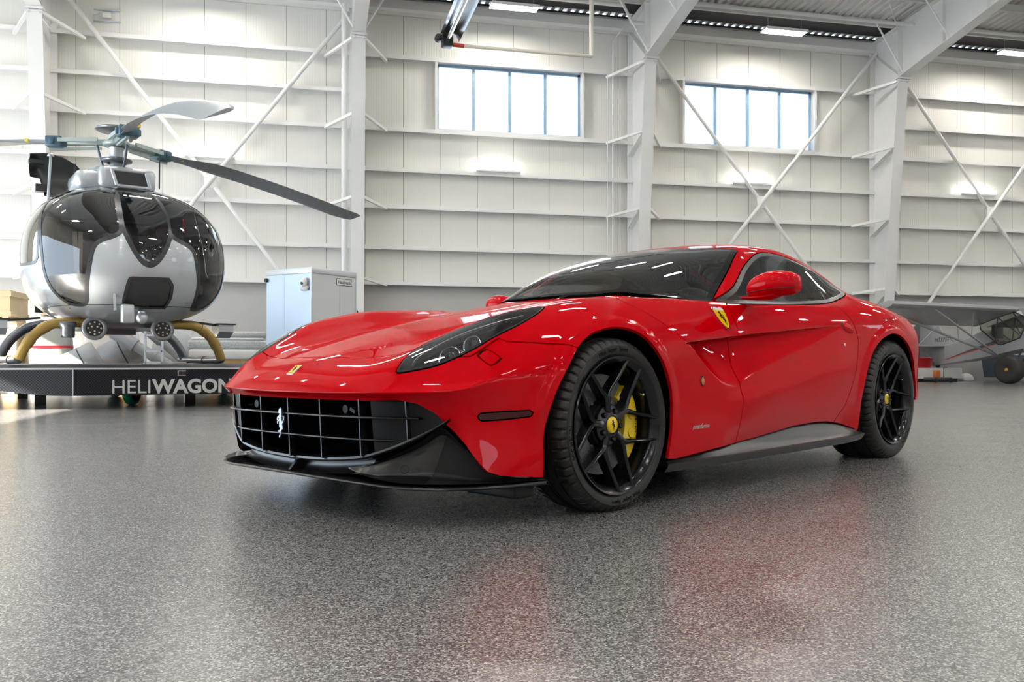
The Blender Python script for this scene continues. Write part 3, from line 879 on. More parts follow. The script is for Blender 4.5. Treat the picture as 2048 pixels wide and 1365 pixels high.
# blades: azimuths given in the platform's frame
def blade(az, droop, pitch, label):
    r_ = empty('rotor_blade', (mx, my, 3.44), math.radians(az)); r_.parent = HELI; r_['label'] = label
    arm = MB(); arm.bbox(.05, .62, -.055, .055, -.03, .045, .02, 2); arm.bar((.2, .13, .02), (.80, .10, .01), .03, .05); arm.bar((.2, -.13, .02), (.80, -.10, .01), .03, .05); arm.bar((.2, -.02, -.06), (.85, -.02, -.09), .04, .03)
    arm.build('blade_arm', M_hubg, r_)
    g = MB(); g.bbox(.66, .86, -.12, .12, -.075, .065, .02, 2); g.bbox(.74, .80, -.15, .15, -.045, .035, .01, 2); g.build('blade_grip', M_hubb, r_)
    bm_ = MB(); P = []
    for rr in [.80, .95, 1.15, 1.35, 1.6, 2.0, 2.6, 3.2, 3.8, 4.4, 4.9, 5.2, 5.35]:
        ch = float(np.interp(rr, [.8, 1.1, 1.5, 1.8, 5.15, 5.35], [.15, .16 if az < 100 or az > 200 else .16, .34, .37, .36, .26]))
        th = ch * .085 + (.02 if rr < 1.3 else 0)
        zc = -droop * ((rr - .5) / 4.85) ** 2
        tw = math.radians(pitch - 4 * rr / 5.35)
        sweep_ = .10 * max(0, (rr - 5.0) / .35)
        row = []
        for q in [(.25, .0), (.20, .7), (.08, 1.0), (-.15, .9), (-.45, .5), (-.75, .06), (-.75, -.06), (-.45, -.25), (-.15, -.5), (.08, -.6), (.20, -.45)]:
            a, b = q[0] * ch, q[1] * th
            row.append((rr, a * math.cos(tw) - b * math.sin(tw) - sweep_, zc + a * math.sin(tw) + b * math.cos(tw)))
        P.append(row)
    bm_.grid(P, close_v=True); bm_.add(P[-1], [list(range(11))]); bm_.add(P[0], [list(range(11))[::-1]])
    o = bm_.build('blade_skin', M_blade, r_, shade=40)
    st = MB(); k = P[2]; st.bar((1.08, 0, .004), (1.12, 0, .004), .165, .035); st.build('blade_band', {0: mat('blue band', (.02, .04, .5), .5), 1: mat('yellow band', (.8, .65, .05), .5)}[1 if az > -100 else 0], r_)
    return r_
hh = -68.06 + 13.06      # helicopter heading in the viewing frame
blade(66.4 - hh - 0, .21, -7, 'long blade reaching toward the cargo trailer')
blade(-56.5 - hh, .83, 30, 'drooping blade pointing toward the car')
blade(186.4 - hh, .30, 0, 'blade pointing off to the left')
# tail boom and shrouded fan behind
mb = MB(); mb.lathe([(.55, -.12), (.62, 0), (.55, .12), (.48, .1), (.48, -.1), (.55, -.12)], 40, Matrix.Translation((-7.2, .04, 2.1)) @ Matrix.Rotation(PI / 2, 4, 'X')); mb.prism([(-7.5, 2.6), (-7.0, 2.6), (-7.3, 3.5), (-7.7, 3.5)], -.06, .06, Matrix(((1,0,0,0),(0,0,1,.04),(0,1,0,0),(0,0,0,1)))); hp(mb, 'tail_fan_shroud', M_silver)

# ---------------- the low platform trolley
PLAT = empty('helicopter_platform', (-2.719, 11.823, 0), math.radians(14.5), 'low black chequer plate platform trolley with silver edge and large lettering', 'platform trolley')
def chequer():
    m, t, b = node_mat('black chequer plate')
    tc = t.nodes.new('ShaderNodeTexCoord'); mp = t.nodes.new('ShaderNodeMapping'); mp.inputs['Scale'].default_value = (1, 1, 1)
    t.links.new(tc.outputs['Object'], mp.inputs[0])
    sp = t.nodes.new('ShaderNodeSeparateXYZ'); t.links.new(mp.outputs[0], sp.inputs[0])
    def M2(op, a, bb=None, c=None):
        n = t.nodes.new('ShaderNodeMath'); n.operation = op
        for i, q in enumerate((a, bb, c)):
            if q is None: continue
            if isinstance(q, (int, float)): n.inputs[i].default_value = q
            else: t.links.new(q, n.inputs[i])
        return n.outputs[0]
    u = M2('MULTIPLY', sp.outputs['X'], 1 / .034); v = M2('MULTIPLY', sp.outputs['Z'], 1 / .034)
    def bump_at(du, dv, sgn):
        fu = M2('SUBTRACT', M2('FRACT', M2('ADD', u, du)), .5); fv = M2('SUBTRACT', M2('FRACT', M2('ADD', v, dv)), .5)
        a = M2('MULTIPLY', M2('ADD', fu, M2('MULTIPLY', fv, sgn)), .7071); c = M2('MULTIPLY', M2('SUBTRACT', fu, M2('MULTIPLY', fv, sgn)), .7071)
        d = M2('ADD', M2('POWER', M2('DIVIDE', a, .34), 2), M2('POWER', M2('DIVIDE', c, .10), 2))
        return M2('LESS_THAN', d, 1.0)
    h_ = M2('MAXIMUM', bump_at(0, 0, 1.0), bump_at(.5, .5, -1.0))
    mx_ = t.nodes.new('ShaderNodeMix'); mx_.data_type = 'RGBA'; mx_.inputs[6].default_value = (.030, .032, .040, 1); mx_.inputs[7].default_value = (.085, .10, .125, 1)
    t.links.new(h_, mx_.inputs['Factor']); t.links.new(mx_.outputs[2], b.inputs['Base Color'])
    bp = t.nodes.new('ShaderNodeBump'); bp.inputs['Distance'].default_value = .004; t.links.new(h_, bp.inputs['Height']); t.links.new(bp.outputs[0], b.inputs['Normal'])
    b.inputs['Roughness'].default_value = .35; b.inputs['Metallic'].default_value = .5
    return m
M_chq = chequer()
M_sedge = mat('silver edge trim', (.62, .68, .70), .35, .5)
M_letter = mat('pale grey lettering', (.60, .62, .60), .5)
mb = MB(); mb.add([(0, 0, .165), (3.3, 0, .165), (3.3, 0, .487), (0, 0, .487)], [(0, 1, 2, 3)]); mb.box(0, 3.3, 0, .02, .165, .487); hp_ = mb.build('front_panel', M_chq, PLAT)
wing = [(0, .165), (-.25, .172), (-.5, .195), (-.8, .24), (-1.1, .31), (-1.4, .38), (-1.9, .44), (-1.9, .487), (0, .487)]
Rw = Matrix.Rotation(math.radians(-7), 4, 'Z')
mb = MB(); mb.prism(wing, -.01, .01, Rw @ Matrix(((1,0,0,0),(0,0,1,0),(0,1,0,0),(0,0,0,1)))); mb.build('side_wing_panel', M_chq, PLAT)
mb = MB(); mb.box(-.004, 3.3, -.012, .02, .485, .506); mb.box(-1.9, .0, -.012, .02, .485, .506, Rw); mb.box(-.006, .006, -.014, -.002, .165, .487)
mb.build('edge_trim', M_sedge, PLAT)
deckp = [(-1.86, .22), (0, 0), (3.3, 0), (3.3, 5.2), (-1.9, 5.2)]
mb = MB(); n_ = 5
top = [(x, y, .506 if i in (0, 1, 2) else .550) for i, (x, y) in enumerate(deckp)]
inn = [(-1.84, .57, .540), (0.05, .35, .540), (3.3, .35, .540)]
mb.add([top[0], top[1], inn[1], inn[0]], [(0, 1, 2, 3)]); mb.add([top[1], top[2], inn[2], inn[1]], [(0, 1, 2, 3)])
mb.add([inn[0], inn[1], inn[2], top[3], top[4]], [(0, 1, 2, 3, 4)])
mb.box(-1.7, 3.2, .5, 5.2, .34, .50)
mb.build('deck', mat('dark grey deck', (.06, .062, .068), .7, noise=.2), PLAT)
tx = MB()
text_mesh('HELI', .245, Matrix(((1,0,0,.42),(0,0,-1,-.006),(0,1,0,.188),(0,0,0,1))), .002, 0, tx, sx=.98)
wid = max(v.x for v in tx.v)
t2 = MB(); text_mesh('WAGON', .245, Matrix(((1,0,0,wid + .03),(0,0,-1,-.006),(0,1,0,.188),(0,0,0,1))), .002, 0, t2, bold=.009, sx=.98)
tx.add(t2.v, t2.f); tx.build('lettering', M_letter, PLAT)
mb = MB()
for a, b, c, d in ((1.20, 1.34, .436, .470), ): pass
for x0_, x1_, z0_, z1_ in ((1.20, 1.30, .460, .470), (1.20, 1.21, .405, .470), (1.20, 1.30, .405, .415)): mb.box(x0_, x1_, -.01, .0, z0_, z1_)
mb.build('hatch_frame', M_sedge, PLAT)
MB().box(1.222, 1.30, -.006, -.001, .415, .460).build('hatch_hole', M_void_h if 'M_void_h' in globals() else M_hblack, PLAT)
M_green = mat('green polyurethane wheel', (.0, .22, .12), .4)
for x in (.75, 2.5):
    for y in (1.1, 4.2):
        mb = MB(); mb.lathe([(.125, -.06), (.15, -.06), (.165, -.04), (.165, .04), (.15, .06), (.125, .06)], 32, Matrix.Translation((x, y, .165)) @ Matrix.Rotation(math.radians(58), 4, 'Z') @ Matrix.Rotation(PI / 2, 4, 'X'), 0)
        mb.lathe([(0, -.03), (.126, -.05), (.126, .05), (0, .03)], 24, Matrix.Translation((x, y, .165)) @ Matrix.Rotation(math.radians(58), 4, 'Z') @ Matrix.Rotation(PI / 2, 4, 'X'), 1)
        mb.box(x - .06, x + .06, y - .06, y + .06, .3, .36, mi=1); mb.build('caster_wheel', [M_green, M_hblack], PLAT, 'green caster wheel')
for x, y in ((-.35, 1.6), (1.55, 1.5), (-.6, 4), (1.9, 4)): MB().box(x - .07, x + .07, y - .07, y + .07, .0, .36).build('support_block', M_hblack, PLAT)
# ================================================================ THINGS ROUND THE HANGAR
M_ply = mat('plywood', (0.80, 0.64, 0.40), 0.6, noise=.12, nscale=6)
M_card = mat('brown cardboard', (0.45, 0.27, 0.12), 0.8, noise=.15, nscale=8)
M_wrap = mat('grey wrap sheet', (0.36, 0.36, 0.34), 0.45, noise=.15, nscale=4, bump=.5, bscale=6)
M_sheet = mat('white dust sheet', (0.78, 0.78, 0.77), 0.6, noise=.05, bump=.4, bscale=5)
M_ductg = mat('grey duct plastic', (0.30, 0.31, 0.32), 0.4)
M_box = mat('white painted board', (0.74, 0.74, 0.72), 0.5)
M_redp = mat('red plastic', (0.50, 0.01, 0.02), 0.4)
M_bubble = mat('bubble wrap', (0.52, 0.55, 0.55), 0.12, noise=.35, nscale=30, bump=1.0, bscale=45)
M_foam = mat('white foam sheet', (0.72, 0.72, 0.71), 0.8, bump=.3, bscale=12)
M_trl = mat('silver trailer sheet', (0.66, 0.68, 0.70), 0.4, .25, noise=.02)
M_trl_bluelit = mat('trailer sheet tinted by blue light', (0.48, 0.58, 0.70), 0.35, .35, noise=.03, nscale=1.5)  # bluish light on the left face is painted into the sheet colour

def crate(loc, sx, sy, sz, label, rz=0):
    t = empty('wooden_crate', loc, rz, label, 'crate', 'plywood crates by the left column')
    MB().box(-sx / 2, sx / 2, -sy / 2, sy / 2, .09, sz).build('crate_body', M_ply, t)
    b = MB()
    for z in (.09, sz - .09):
        for s_ in (-1, 1):
            b.box(-sx / 2 - .02, sx / 2 + .02, s_ * (sy / 2 + .011) - .011, s_ * (sy / 2 + .011) + .011, z, z + .09)
            b.box(s_ * (sx / 2 + .011) - .011, s_ * (sx / 2 + .011) + .011, -sy / 2, sy / 2, z, z + .09)
    b.box(-sx / 2, sx / 2, -sy / 2, sy / 2, sz, sz + .02)
    b.build('batten', M_ply, t)
    s = MB()
    for x in (-sx / 2 + .08, 0, sx / 2 - .08): s.box(x - .05, x + .05, -sy / 2, sy / 2, 0, .09)
    s.build('skid', M_ply, t)
    return t
crate((-5.98, 18.6, 0), 1.75, 1.1, 1.30, 'plywood crate on the floor under another crate')
crate((-6.08, 18.6, 1.32), 1.75, 1.1, .55, 'shallower plywood crate stacked on top of the lower crate')

def wrapped(name, cat, pts, rx, mt, label, loc, rz=0, strap=None):
    """soft rounded bundle: superellipse sections along z"""
    t = empty(name, loc, rz, label, cat)
    P = []
    rr = random.Random(len(label))
    for z, hx, hy in catmull(pts, 4):
        row = []
        for k in range(36):
            a = 2 * PI * k / 36
            e = 2 / 3.2
            row.append((hx * math.copysign(abs(math.cos(a)) ** e, math.cos(a)) * (1 + .015 * math.sin(5 * a + z * 9)), hy * math.copysign(abs(math.sin(a)) ** e, math.sin(a)) * (1 + .02 * math.sin(4 * a + z * 7)), z))
        P.append(row)
    mb = MB(); mb.grid(P, close_v=True); mb.add(P[-1], [list(range(36))], smooth=True); mb.build('wrapping', mt, t)
    if strap:
        z, hx, hy = strap; e = 2 / 3.2
        ring = [(hx * math.copysign(abs(math.cos(a)) ** e, math.cos(a)), hy * math.copysign(abs(math.sin(a)) ** e, math.sin(a))) for a in np.linspace(0, 2 * PI, 37)]
        s = MB(); s.grid([[(x, y, z - .02), (x, y, z + .02)] for x, y in ring]); s.build('strap', M_redp, t, 'red strap')
    return t
wrapped('wrapped_bale', 'bale', [(0, .30, .28), (.02, .37, .34), (.5, .40, .36), (.95, .40, .36), (1.15, .37, .33), (1.28, .28, .25), (1.31, .1, .1)], 0, M_wrap, 'tall grey wrapped bale with a red strap under the helicopter', (-4.66, 18.5, 0), .2, (.86, .412, .372))
wrapped('white_bundle', 'bundle', [(0, .4, .35), (.05, .46, .4), (.5, .5, .42), (.8, .42, .36), (.93, .2, .2), (.95, .05, .05)], 0, M_sheet, 'low white sheeted bundle at the left picture edge', (-5.60, 17.2, 0), 0)
wrapped('white_bundle', 'bundle', [(0, .5, .3), (.05, .55, .34), (.8, .55, .34), (1.2, .50, .30), (1.42, .4, .25), (1.45, .1, .1)], 0, M_sheet, 'tall white sheeted bundle behind the grey drums', (-3.9, 20.3, 0), 0)
wrapped('white_bundle', 'bundle', [(0, .45, .3), (.05, .5, .34), (.9, .5, .34), (1.3, .45, .30), (1.50, .34, .25), (1.53, .1, .1)], 0, M_sheet, 'tall white sheeted bundle behind the plywood crates', (-5.0, 21.2, 0), 0)

def drum(loc, r, L, tilt, rz, label):
    t = empty('covered_drum', loc, 0, label, 'drum', 'grey covered drums under the helicopter')
    M = Matrix.Rotation(rz, 4, 'Z') @ Matrix.Rotation(tilt, 4, 'Y')
    mb = MB(); mb.lathe([(0, -L / 2), (r * .92, -L / 2), (r, -L / 2 + .05), (r, L / 2 - .05), (r * .94, L / 2), (0, L / 2)], 40, M); mb.build('drum_cover', M_ductg, t)
    s = MB(); s.lathe([(r + .003, -.012), (r + .006, 0), (r + .003, .012)], 40, M @ Matrix.Translation((0, 0, .06))); s.build('drum_band', M_hblack, t)
drum((-3.93, 17.75, .52), .32, .66, math.radians(62), .15, 'lower grey covered drum leaning left')
drum((-3.45, 18.75, .72), .33, .70, math.radians(64), .1, 'upper grey covered drum beside the duct tubes')
for k, (a, b, r, l) in enumerate([((-3.50, 18.3, 1.14), (-2.36, 18.2, .42), .125, 'near thick grey duct tube sloping down to the right'), ((-3.15, 19.0, 1.36), (-1.95, 18.9, .30), .12, 'far thick grey duct tube sloping behind the aluminium ladder')]):
    a = Vector(a); b = Vector(b)
    t = empty('duct_tube', tuple(b + (b - a) * .12), 0, l, 'duct', 'sloping grey duct tubes')
    off = Vector(t.location); a2 = a - off; b2 = b - off
    mb = MB(); mb.tube([a2, a2.lerp(b2, .35)], r, 24); mb.tube([a2.lerp(b2, .33), a2.lerp(b2, 1.0)], r * .80, 24); mb.tube([a2.lerp(b2, .60), a2.lerp(b2, .66)], r * .86, 24)
    mb.tube([b2, b2 + Vector((0.05, 0, -b.z))], r * .7, 16); mb.build('tube_body', M_ductg, t)
t = empty('step_ladder', (-2.72, 17.9, 0), 0, 'small aluminium ladder behind the platform', 'ladder')
for s_ in (-.15, .15): MB().box(s_ - .018, s_ + .018, -.03, .03, 0, 1.28).build('rail', M_alu, t)
for z in (.25, .55, .76, 1.06): MB().box(-.15, .15, -.03, .03, z, z + .035).build('rung', M_alu, t)
t = empty('parts_carton', (-3.15, 17.9, 0), .2, 'open brown carton between the grey drums and the ladder', 'carton')
MB().bbox(-.24, .24, -.2, .2, 0, .52, .01).build('carton_body', M_card, t); MB().box(-.24, .24, -.36, -.2, .50, .51, Matrix.Rotation(.3, 4, 'X')).box(-.30, -.2, -.2, .2, .58, .585).build('flap', M_card, t)
t = empty('parts_carton', (-3.75, 19.4, 1.0), .5, 'crumpled brown paper on top of the stored drums', 'packing paper')
mb = MB()
P = [[(x + .03 * math.sin(9 * y + 3), y, .12 + .05 * math.sin(11 * x) * math.cos(9 * y) + .10 * (1 - abs(x) * 4)) for y in np.linspace(-.2, .2, 9)] for x in np.linspace(-.25, .25, 11)]
mb.grid(P); mb.build('paper', M_card, t)
t.name = 'packing_paper'; t.location = (-3.6, 19.35, 1.0)
# grey drum-like machine panel behind the rear skid leg
t = empty('storage_drum', (-2.75, 21.2, 0), 0, 'big pale grey round tank behind the rear skid leg', 'tank')
mb = MB(); mb.lathe([(0, -.4), (.45, -.4), (.47, -.36), (.47, .36), (.45, .4), (0, .4)], 40, Matrix.Translation((0, 0, .82)) @ Matrix.Rotation(PI / 2, 4, 'X')); mb.build('tank_shell', mat('pale grey tank', (.45, .47, .5), .4), t)
mb = MB(); mb.box(-.4, -.3, -.35, .35, 0, .5); mb.box(.3, .4, -.35, .35, 0, .5); mb.build('tank_foot', M_card, t)
# bubble wrapped glass stack on a pallet
t = empty('wrapped_stack', (-1.32, 20.2, 0), .02, 'pallet stack of bubble wrapped panels beside the silver cargo trailer', 'wrapped panels')
mb = MB(); mb.box(-.98, .95, -.6, .6, 0, .12); mb.bbox(-.95, .9, -.55, .55, .12, .62, .02); mb.build('pallet_box', M_card, t)
mb = MB(); mb.bbox(-1.0, .95, -.58, .58, .62, .84, .05, 3); mb.bbox(-.96, .5, -.5, .5, 1.03, 1.09, .03, 3); mb.build('foam_layer', M_foam, t)
mb = MB(); mb.bbox(-1.02, 1.0, -.56, .56, .84, 1.03, .05, 4); mb.bbox(-.72, .55, -.5, .5, 1.09, 1.22, .05, 4); mb.build('bubble_layer', M_bubble, t)

# cargo trailer
t = empty('cargo_trailer', (.16, 18.13, 0), math.radians(45), 'tall silver enclosed cargo trailer parked corner on beside the column', 'cargo trailer')
mb = MB(); mb.box(.0, 1.29, .002, 1.25, .35, 2.34, mi=0); mb.build('right_wall', M_trl, t)
mb = MB(); mb.box(-.004, 0, .0, 1.25, .35, 2.34); mb.build('left_wall', M_trl_bluelit, t)
mb = MB(); mb.bbox(-.015, 1.305, -.012, 1.262, 2.33, 2.45, .012); mb.box(-.012, .03, -.012, .0, .35, 2.34); mb.box(-.012, .0, -.012, .03, .35, 2.34); mb.box(1.27, 1.30, -.01, 0, .35, 2.34); mb.box(-.01, 1.3, -.01, 1.26, .30, .38)
mb.build('corner_trim', M_alu, t)
mb = MB()
for k in range(26):
    z = .42 + k * .074
    mb.lathe([(.006, 0), (.0, .004)], 8, frame_at((.016, -.012, z), (0, -1, 0))); mb.lathe([(.006, 0), (.0, .004)], 8, frame_at((-.012, .016, z), (-1, 0, 0)))
for k in range(13):
    z = .5 + k * .14
    mb.lathe([(.008, 0), (.0, .005)], 8, frame_at((.80, .002, z), (0, -1, 0))); mb.lathe([(.008, 0), (.0, .005)], 8, frame_at((-.004, .75, z), (-1, 0, 0)))
mb.box(.796, .81, -.002, .002, .38, 2.33); mb.box(-.008, -.004, .742, .752, .38, 2.33); mb.build('rivet_line', M_alu, t)
mb = MB(); mb.bbox(-.06, -.004, .06, .26, 1.99, 2.08, .02, 2); sph(mb, (-.05, .15, 2.15), (.05, .075, .10), 0, 16); sph(mb, (-.085, .17, 2.13), (.02, .05, .035), 1, 12); mb.build('side_vent', [M_box, M_hblack], t)
mb = MB(); mb.box(.70, 1.16, -.006, 0, 2.14, 2.28, mi=1); mb.box(.71, 1.15, -.008, -.005, 2.15, 2.27, mi=0)
text_mesh('Haulmark', .098, Matrix(((1,0,0,.93),(0,0,-1,-.009),(0,1,0,2.176),(0,0,0,1))), .001, 1, mb, shear=.15, bold=.001, align='CENTER'); mb.build('name_plate', [M_box, M_hblack], t)
MB().box(1.02, 1.12, -.006, 0, 1.14, 1.27).build('sticker', M_box, t)
mb = MB(); mb.tube(catmull([(1.30, .05, 2.1), (1.34, .05, 1.9), (1.32, .05, 1.72), (1.37, .03, 1.62), (1.31, .05, 1.55)], 5), .018, 8); mb.build('cable_hose', M_hblack, t)
mb = MB(); mb.bbox(-.06, .0, 1.20, 1.27, 2.2, 2.28, .02); mb.build('corner_lamp', M_hblack, t)
mb = MB(); mb.tube([(.2, 1.0, .3), (.2, 1.0, .0)], .04, 12); mb.tube([(1.1, .2, .3), (1.1, .2, 0)], .04, 12); mb.tube([(.15, .2, .3), (.15, .2, 0)], .04, 12); mb.tube([(1.1, 1.1, .3), (1.1, 1.1, 0)], .04, 12); mb.build('jack_stand', M_hblack, t)

# right side: door on the wall with extinguisher, bucket on white box, dolly, bags, bins
t = empty('service_door', (18.15, YB - .02, 0), 0, 'white framed door in the wall behind the aircraft tail', 'door'); t.name = 'door_1'; t['kind'] = 'structure'
MB().box(-.52, .52, -.03, .0, 0, 2.2).build('door_frame', M_box, t); MB().box(-.42, .42, -.045, -.03, 0, 2.1).build('door_leaf', M_grey, t)
t = empty('fire_extinguisher', (17.95, YB - .16, 1.02), 0, 'red fire extinguisher on the wall between the car tail and the aircraft fin', 'fire extinguisher')
MB().lathe([(0, 0), (.075, 0), (.08, .03), (.08, .38), (.06, .44), (.025, .47), (.025, .5), (0, .5)], 20).build('cylinder_body', M_redp, t)
MB().lathe([(.082, .14), (.082, .26)], 20).build('label_band', M_box, t); MB().bbox(-.03, .06, -.02, .02, .49, .55, .01).build('handle', M_hblack, t)
t = empty('white_box', (17.95, 22.75, 0), 0, 'long low white box on the floor under the aircraft tail', 'box')
MB().box(-1.0, .66, -.28, .28, .10, .40).build('box_body', M_box, t); MB().box(-.8, .55, -.22, .22, .0, .10).build('plinth', M_hblack, t)
t = empty('red_bucket', (17.55, 22.75, .40), 0, 'red plastic bucket standing on the white box', 'bucket')
MB().lathe([(0, 0), (.20, 0), (.245, .30), (.26, .30), (.255, .27), (.235, .28), (.19, .02), (0, .02)], 28).build('bucket_shell', M_redp, t)
t = empty('tool_dolly', (17.6, 22.1, 0), 0, 'small dark tool dolly in front of the white box', 'dolly')
MB().bbox(-.45, .25, -.15, .15, .07, .14, .02).build('dolly_frame', M_grey, t); MB().bbox(-.2, -.06, -.08, .08, .14, .34, .02).build('pump', mat('orange pump', (.6, .16, .03), .5), t); MB().tube([(.1, 0, .12), (.1, 0, .42), (.2, 0, .42)], .012, 8).build('handle', M_hblack, t)
for x in (-.3, .2): MB().lathe([(0, -.03), (.065, -.03), (.065, .03), (0, .03)], 16, Matrix.Translation((x, -.16, .065)) @ Matrix.Rotation(PI / 2, 4, 'X')).build('wheel', M_hblack, t)
wrapped('plastic_bag', 'bag', [(0, .15, .12), (.02, .2, .15), (.12, .2, .15), (.2, .13, .1), (.24, .04, .04)], 0, M_foam, 'crumpled white plastic bag on the floor by the wall', (19.35, 23.2, 0))
for x, l in ((20.45, 'blue grey wheeled bin behind the aircraft wheel, nearer the tail'), (21.6, 'blue grey wheeled bin beyond the aircraft wheel')):
    t = empty('wheeled_bin', (x, 23.0, 0), 0, l, 'bin', 'blue grey wheeled bins')
    mb = MB(); P = []
    for z, a in ((.12, .36), (.3, .38), (.74, .42), (.78, .44)): P.append([(a * sx, a * sy * .9, z) for sx, sy in ((-1, -1), (1, -1), (1, 1), (-1, 1))])
    mb.grid(P, close_v=True, smooth=False); mb.add(P[-1], [(0, 1, 2, 3)]); mb.build('bin_shell', mat('blue grey plastic', (.09, .125, .16), .5), t)
    for sx in (-.28, .28): MB().lathe([(0, -.03), (.06, -.03), (.06, .03), (0, .03)], 14, Matrix.Translation((sx, -.25, .06)) @ Matrix.Rotation(PI / 2, 4, 'X')).build('wheel', M_hblack, t)

# ================================================================ LIGHT AIRCRAFT
PL = empty('light_aircraft', (18.928, 20.349, 0), math.radians(-74.31), 'grey high wing light aircraft with fat tyres, its tail raised behind the car', 'light aircraft')
M_pg = mat('grey aircraft fabric', (0.36, 0.37, 0.38), 0.35, coat=.4)
M_pgl = mat('light grey aircraft metal', (0.55, 0.60, 0.67), 0.25, .3)
M_org = mat('orange red stripe', (.75, .12, .04), .4)
M_dst = mat('dark grey stripe', (.09, .09, .10), .4)
M_pw = thin_glass('aircraft window', (0.55, 0.56, 0.50))
M_wt = mat('bush tyre', (.035, .033, .033), .7)
def pb(mb, name, mats, label=None, shade=None): return mb.build(name, mats, PL, label, shade=shade)
FUS = [(-3.0,.03,.50,1.02),(-2.8,.06,.49,1.06),(-2.42,.12,.53,1.08),(-1.65,.28,.62,1.24),(-1.1,.36,.70,1.46),(-.62,.38,.79,1.06),(.0,.38,.92,1.22),(.30,.38,.95,1.62),(1.2,.36,1.0,1.70),(1.6,.22,1.05,1.6)]
P = []
for x, hw, zb, zt in FUS:
    P.append([(x, -hw, zb), (x, -hw, zt - (.04 if x < -1 else 0)), (x, -hw * .8, zt), (x, hw * .8, zt), (x, hw, zt - (.04 if x < -1 else 0)), (x, hw, zb), (x, hw * .6, zb - .03), (x, -hw * .6, zb - .03)])
mb = MB(); mb.grid(P, close_v=True, smooth=False); mb.add(P[-1], [list(range(8))]); pb(mb, 'aircraft_fuselage', M_pg)
mb = MB(); mb.box(.12, 1.25, -.388, -.384, 1.02, 1.66); pb(mb, 'cowl_side', M_pgl)
for s_ in (-1, 1):
    y = s_ * .386
    fr = MB(); pts = [(-1.12, 1.47), (-.62, 1.06), (-.52, 1.04), (0, 1.22), (.12, 1.5), (-.24, 1.95), (-1.15, 1.66)]
    for i in range(len(pts)): fr.tube([(pts[i][0], y, pts[i][1]), (pts[(i + 1) % 7][0], y, pts[(i + 1) % 7][1])], .016, 8)
    fr.tube([(-.70, y, 1.12), (-.62, y, 1.8)], .014, 8); fr.tube([(-.62, y, 1.78), (.02, y * .9, 1.25)], .014, 8); fr.tube([(-.2, y, 1.92), (.4, y, 1.66)], .016, 8)
    pb(fr, 'cabin_frame', M_hblack)
    mb = MB(); mb.add([(a, y, b) for a, b in pts], [list(range(7))]); pb(mb, 'cabin_window', M_pw)
mb = MB(); mb.add([(-.24, -.38, 1.95), (-.24, .38, 1.95), (.42, .36, 1.64), (.42, -.36, 1.64)], [(0, 1, 2, 3)]); pb(mb, 'aircraft_windscreen', M_pw)
mb = MB(); mb.bbox(-.85, -.35, -.2, .2, .95, 1.15, .04); mb.bbox(-.95, -.82, -.2, .2, 1.1, 1.6, .04); mb.bar((-.2, 0, 1.3), (-.35, 0, 1.55), .03, .03); pb(mb, 'pilot_seat', M_hblack)
mb = MB()
fx = [f_[0] for f_ in FUS]; fh = [f_[1] for f_ in FUS]
xs_ = np.linspace(-2.41, -.60, 14)
yy_ = [-float(np.interp(x, fx, fh)) - .008 for x in xs_]
lo_ = [float(np.interp(x, [-2.41, -1.23, -.6], [.64, .925, 1.10])) for x in xs_]
up_ = [float(np.interp(x, [-2.41, -1.23, -.6], [.642, 1.0, 1.19])) for x in xs_]
mb.grid([[(x, y, l), (x, y, u)] for x, y, l, u in zip(xs_, yy_, lo_, up_)], mi=0)
mb.grid([[(x, y - .001, l - .022 * min(1, (x + 2.5) * 3)), (x, y - .001, l)] for x, y, l in zip(xs_, yy_, lo_)], mi=1)
mb.box(.14, 1.2, -.394, -.390, 1.30, 1.42, mi=0); mb.box(.14, 1.2, -.394, -.390, 1.28, 1.30, mi=1)
pb(mb, 'side_stripe', [M_dst, M_org])
# wing: one long high wing
def wing_mesh(x_le, ch, y0, y1, z, th, mt, name, slope=.33):
    mb = MB(); P = []
    for y, c in ((y0, .92), (y0 + .25 * (1 if y1 > y0 else -1), 1.0), (y1, 1.0)):
        row = []
        for a, b in ((0, 0), (.02, .5), (.1, .9), (.3, 1), (.6, .7), (1, .05), (1, -.02), (.6, -.05), (.3, -.1), (.1, -.25), (.02, -.2)):
            row.append((x_le - a * ch * c, y, z + b * th - a * ch * c * slope))
        P.append(row)
    mb.grid(P, close_v=True); mb.add(P[0], [list(range(11))]); mb.add(P[-1], [list(range(11))]); return pb(mb, name, mt, shade=50)
wing_mesh(-.10, 1.25, -5.3, -.25, 1.98, .14, M_pg, 'wing'); wing_mesh(-.10, 1.25, 2.3, .25, 1.98, .14, M_pg, 'wing')
for y1, x1 in ((-3.7, -.22), (-3.7, -1.0)):
    mb = MB(); zt_ = 1.955 if x1 > -.5 else 1.69; mb.tube([(-.62 if x1 > -.5 else -.70, -.42, .78), (x1, y1, zt_)], .03, 10); mb.bbox(x1 - .05, x1 + .05, y1 - .08, y1 + .04, zt_ - .04, zt_ + .02, .02); pb(mb, 'wing_strut', M_pg)
mb = MB(); mb.tube([(-.50, -1.7, 1.24), (-.40, -1.75, 1.90)], .012, 8); mb.tube([(-.8, -1.8, 1.20), (-.85, -1.8, 1.76)], .012, 8); pb(mb, 'jury_strut', M_pg)
